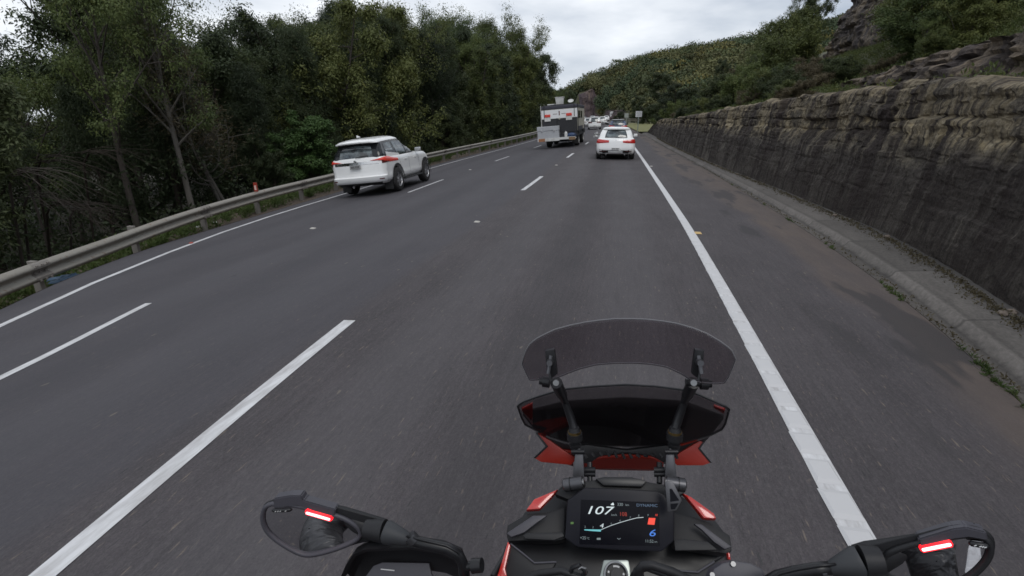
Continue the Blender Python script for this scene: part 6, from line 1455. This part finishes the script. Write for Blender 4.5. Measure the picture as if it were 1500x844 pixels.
mL = mirror([(382, 752), (386, 737), (402, 730), (430, 726), (452, 731), (494, 742), (522, 750), (560, 760), (566, 778), (558, 792), (528, 795), (498, 806), (462, 817), (440, 816), (412, 800), (391, 783), (382, 766)],
            [(386, 752), (390, 739), (405, 735), (440, 739), (492, 752), (515, 762), (531, 776), (527, 788), (498, 801), (462, 811), (443, 811), (414, 795), (394, 779), (387, 765)], pL, nL,
            dict(Y=YM, swell=[(470, 741, .006), (500, 753, .0105), (525, 765, .0145), (550, 775, .0165), (562, 778, .0160)], boot=[(536, 775, .0135), (563, 778, .0150), (594, 789, .0095), (600, 791, .0070)], rod=[(598, 790, YM), (625, 797, YM), (655, 804, YM), (672, 813, YM), (679, 828, YM), (681, 850, YM)], clip=(600, 785, 607, 792)), -1,
            ((452, 745.5), (487, 755.5)), ((403, 742.5), (432, 741)), [(404, 726), (428, 722), (444, 722), (448, 729), (494, 742), (493, 752), (474, 747), (440, 737), (404, 741)])
pR = atY(1375, 815, YM); nR = Vector((-.232, -.96, .12)).normalized()
mR = mirror([(1262, 802), (1300, 792), (1343, 782), (1393, 768), (1418, 767), (1444, 774), (1459, 788), (1459, 808), (1450, 828), (1428, 850), (1395, 866), (1340, 866), (1300, 852), (1262, 842), (1257, 820)],
            [(1290, 820), (1300, 806), (1343, 793), (1395, 783), (1425, 780), (1442, 786), (1449, 797), (1448, 811), (1438, 826), (1418, 844), (1390, 858), (1345, 858), (1310, 848), (1294, 836)], pR, nR,
            dict(Y=YM, swell=[(1393, 781, .005), (1345, 796, .010), (1310, 808, .0145), (1280, 817, .0180), (1260, 822, .0175)], boot=[(1290, 822, .0165), (1262, 822, .0165), (1224, 831, .0095), (1216, 833, .0075)], rod=[(1220, 832, YM), (1195, 834, YM), (1165, 839, YM), (1140, 845, YM), (1110, 862, YM)], clip=(1209, 836, 1203, 837)), 1,
            ((1347, 798.5), (1389, 790)), ((1414, 788), (1443, 793)), [(1343, 784), (1393, 769), (1412, 767), (1441, 774), (1444, 787), (1415, 782), (1393, 785), (1344, 796)])
# hand guards: a dark shell curving over each grip
def guard(pts_top, Y0, m_x, inner):
    top = [Vector(atY(m_x(x), y, Y0)) for x, y in pts_top]; mb = MB()
    rings = []
    for p in top:
        rings.append([p + Vector((0, dy, dz)) - BO for dy, dz in ((0, 0), (.010, .002), (.028, -.008), (.040, -.035), (.036, -.07), (.030, -.07), (.033, -.035), (.022, -.012), (.004, -.008))])
    mb.loft(rings); o = mb.build('hand_guard', 'black_plastic', bike, auto=45); return o
g1 = guard([(497, 850), (506, 829), (518, 812), (535, 805), (600, 802), (640, 808), (668, 820)], .50, lambda x: x, None)
pl = tilt_plane(590, 832, .52, R_(40)); slab('guard_plate', [(530, 852), (547, 829), (560, 824), (628, 825), (632, 841), (640, 856)], pl, .004, 'grey_plastic', g1, .001); slab('guard_writing', [(558, 833), (578, 835), (578, 836.5), (558, 834.5)], pl, .0004, 'ring_ink', g1, 0, lift=.0008)
g2 = guard([(1332, 866), (1300, 856), (1262, 850), (1200, 850), (1160, 856)], .52, lambda x: x, None)

# ---- the rest of the machine, mostly below the frame
def wl(name, y, r, wd):
    mb = MB().lathe([(r * .78, -wd * .42), (r * .93, -wd * .5), (r * .98, -wd * .3), (r, 0), (r * .98, wd * .3), (r * .93, wd * .5), (r * .78, wd * .42)], 40, Matrix.Rotation(pi / 2, 4, 'Y'), cap=False)
    o = mb.build(name, 'rubber', bike, smooth=True); o.location = (0, y - BO.y, r); s = MB().lathe([(r * .79, -wd * .4), (r * .74, -.02), (r * .74, .02), (r * .79, wd * .4)], 40, Matrix.Rotation(pi / 2, 4, 'Y'), cap=False)
    for i in range(10): a = 2 * pi * i / 10; s.tube([(0, .04 * cos(a), .04 * sin(a)), (0, r * .76 * cos(a), r * .76 * sin(a))], .012, 6)
    s.build('rim', 'dark_alloy', o, smooth=True); return o
wl('front_wheel', 1.18, .30, .12); wl('rear_wheel', -.36, .315, .18)
for sd_ in (1, -1): tb('fork_leg', [(sd_ * .105 + .01, 1.18, .30), (sd_ * .105 + .01, .93, .78), (sd_ * .105 + .01, .74, 1.10)], [.028, .03, .025], 'satin_black'); tb('handlebar', [(sd_ * .0 + .01, .56, 1.13), (sd_ * .16 + .01, .56, 1.16), (sd_ * .30 + .01, .47, 1.16), (sd_ * .42 + .01, .42, 1.145)], .012, 'satin_black'); tb('grip', [(sd_ * .31 + .01, .465, 1.16), (sd_ * .425 + .01, .418, 1.145)], .017, 'rubber')
rings = []
for y, w_, z0, z1 in ((.50, .10, .86, 1.0), (.42, .17, .80, 1.09), (.28, .19, .78, 1.12), (.12, .17, .78, 1.07), (-.02, .11, .78, .97), (-.08, .08, .78, .90)): rings.append([(w_ * cos(a) ** 1 if abs(cos(a)) > 0 else 0, y - BO.y, (z0 + z1) / 2 + (z1 - z0) / 2 * sin(a) - BO.z) for a in np.linspace(0, 2 * pi, 20, endpoint=False)])
MB().loft(rings).build('fuel_tank', 'satin_black', bike, smooth=True)
for sd_ in (1, -1):
    rings = []
    for y, w_, z0, z1 in ((.46, .14, .92, 1.05), (.38, .185, .88, 1.06), (.26, .197, .88, 1.06), (.14, .18, .88, 1.02)): rings.append([(sd_ * (w_ + dx), y - BO.y, z - BO.z) for dx, z in ((0, z0), (.012, z0 + .02), (.004, z1), (-.02, z1 + .01))])
    MB().loft(rings).build('reflected_red_panel', 'red_gloss', bike, auto=40)  # out of view; red sides added to reflect as patches in the deflector
rings = []
for y, w_, z1 in ((.0, .10, .86), (-.15, .15, .86), (-.4, .17, .86), (-.6, .16, .90), (-.85, .12, .93), (-.95, .08, .92)): rings.append([(w_ * cos(a), y - BO.y, z1 - .05 + .05 * sin(a) - BO.z) for a in np.linspace(0, 2 * pi, 16, endpoint=False)])
MB().loft(rings).build('seat', 'satin_black', bike, smooth=True)
MB().box(-.16, .16, .0 - BO.y, .55 - BO.y, .28, .74, bev=.05).build('engine', 'satin_black', bike, smooth=True); MB().box(-.06, .06, -.40 - BO.y, .1 - BO.y, .30, .40, bev=.015).build('swingarm', 'anodised', bike); MB().box(-.05, .05, .45 - BO.y, .75 - BO.y, .74, 1.08, bev=.02).build('frame', 'satin_black', bike)

# ---- the rider, behind the camera, seen only in the mirrors
mat('jacket', (.030, .029, .031), .38, spec=.6); k = NB(M['jacket']); o_ = k.obj(); wv = k.noise(k.map(o_, (14, 22, 9), rot=(.5, .3, .6)), 1.0, 3, .45, .6); k.bump(wv, 1.0, .03)
mat('trousers', (.02, .02, .022), .7); mat('helmet_shell', (.03, .03, .032), .2, coat=.8); mat('glove', (.02, .02, .02), .6); mat('visor', (.01, .01, .012), .08)
def skin(name, pts, edges, radii, m_, parent, sub=2, rootv=0):
    me = bpy.data.meshes.new(name); me.from_pydata(pts, edges, []); o = bpy.data.objects.new(name, me); COL.objects.link(o); o.parent = parent
    md = o.modifiers.new('skin', 'SKIN'); md.use_smooth_shade = True
    for i, v in enumerate(me.skin_vertices[0].data): v.radius = (radii[i], radii[i]) if not hasattr(radii[i], '__len__') else radii[i]; v.use_root = i == rootv
    o.modifiers.new('sub', 'SUBSURF').levels = sub; o.modifiers['sub'].render_levels = sub
    me.materials.append(M[m_]); dg = bpy.context.evaluated_depsgraph_get(); m2 = bpy.data.meshes.new_from_object(o.evaluated_get(dg)); o.modifiers.clear(); o.data = m2
    if not m2.materials: m2.materials.append(M[m_])
    for p in m2.polygons: p.use_smooth = True
    return o
RB = Vector((0.01, -.34, 0))
person = empty('person', RB); tag(person, 'rider in black jacket and helmet on the red motorcycle, hands on the grips', 'person')
pv = [(0, -.36, .92), (0, -.33, 1.08), (0, -.27, 1.27), (0, -.21, 1.44), (0, -.19, 1.56)]; pe = [(0, 1), (1, 2), (2, 3), (3, 4)]; pr_ = [(.16, .13), (.15, .12), (.17, .13), (.16, .11), (.062, .062)]
for sd_ in (1, -1):
    b0 = len(pv); pv += [(sd_ * .19, -.21, 1.46), (sd_ * .36, -.10, 1.24), (sd_ * .47, .05, 1.08), (sd_ * .44, .25, 1.13), (sd_ * .385, .385, 1.165)]; pe += [(3, b0), (b0, b0 + 1), (b0 + 1, b0 + 2), (b0 + 2, b0 + 3), (b0 + 3, b0 + 4)]; pr_ += [.078, .064, .056, .050, .036]
    b0 = len(pv); pv += [(sd_ * .11, -.30, .90), (sd_ * .20, -.02, .88), (sd_ * .26, .20, .84), (sd_ * .25, .06, .55), (sd_ * .22, -.04, .34), (sd_ * .22, .10, .31)]; pe += [(0, b0)] + [(b0 + i, b0 + i + 1) for i in range(5)]; pr_ += [.10, .088, .072, .062, .048, .045]
skin('body', [tuple(Vector(p) - RB + Vector((.01, 0, 0))) for p in pv], pe, pr_, 'jacket', person)
hl = Vector((.01, -.19, 1.72)) - RB; Xh = Matrix.Translation(hl)
MB().lathe([(.085, -.13), (.115, -.10), (.130, -.02), (.128, .06), (.105, .12), (.06, .145), (.001, .15)], 32, Xh @ Matrix.Diagonal((1, 1.12, .92, 1))).build('helmet', 'helmet_shell', person, smooth=True)
MB().lathe([(.131, -.03), (.133, .01), (.131, .045)], 32, Xh @ Matrix.Diagonal((.97, 1.15, .92, 1)), cap=False).build('visor', 'visor', person, smooth=True)
for sd_ in (1, -1):
    g0 = Vector((sd_ * .37 + .01, .44, 1.152)); axg = (Vector((sd_ * .425, .418, 1.145)) - Vector((sd_ * .31, .465, 1.16))).normalized(); back_ = Vector((0, -1, .12)).normalized(); up_ = axg.cross(back_) * (1 if axg.cross(back_).z > 0 else -1)
    pv = [g0 + back_ * .075 + up_ * .012, g0 + back_ * .045 + up_ * .020, g0 + back_ * .012 + up_ * .030]; pe = [(0, 1), (1, 2)]; rr_ = [.030, (.036, .018), (.036, .016)]
    skin('glove', [tuple(p - RB) for p in pv], pe, rr_, 'glove', person)
    for f_, ln in ((-.030, .9), (-.010, 1.0), (.010, .97), (.029, .82)):
        c0 = g0 + axg * f_; pts = [c0 + up_ * .030 + back_ * .012, c0 + up_ * .030 - back_ * .014, c0 + up_ * .010 - back_ * .030 * ln, c0 - up_ * .016 - back_ * .024 * ln, c0 - up_ * .026 - back_ * .006]
        skin('finger', [tuple(p - RB) for p in pts], [(i, i + 1) for i in range(4)], [.0105, .010, .0095, .009, .0075], 'glove', person, 1)
    c0 = g0 - axg * .036; pts = [c0 + back_ * .045 + up_ * .010, c0 - axg * .008 + back_ * .026 - up_ * .008, c0 - axg * .004 + back_ * .012 - up_ * .026, c0 + axg * .004 - back_ * .004 - up_ * .028]
    skin('thumb', [tuple(p - RB) for p in pts], [(0, 1), (1, 2), (2, 3)], [.013, .0115, .0105, .008], 'glove', person, 1)
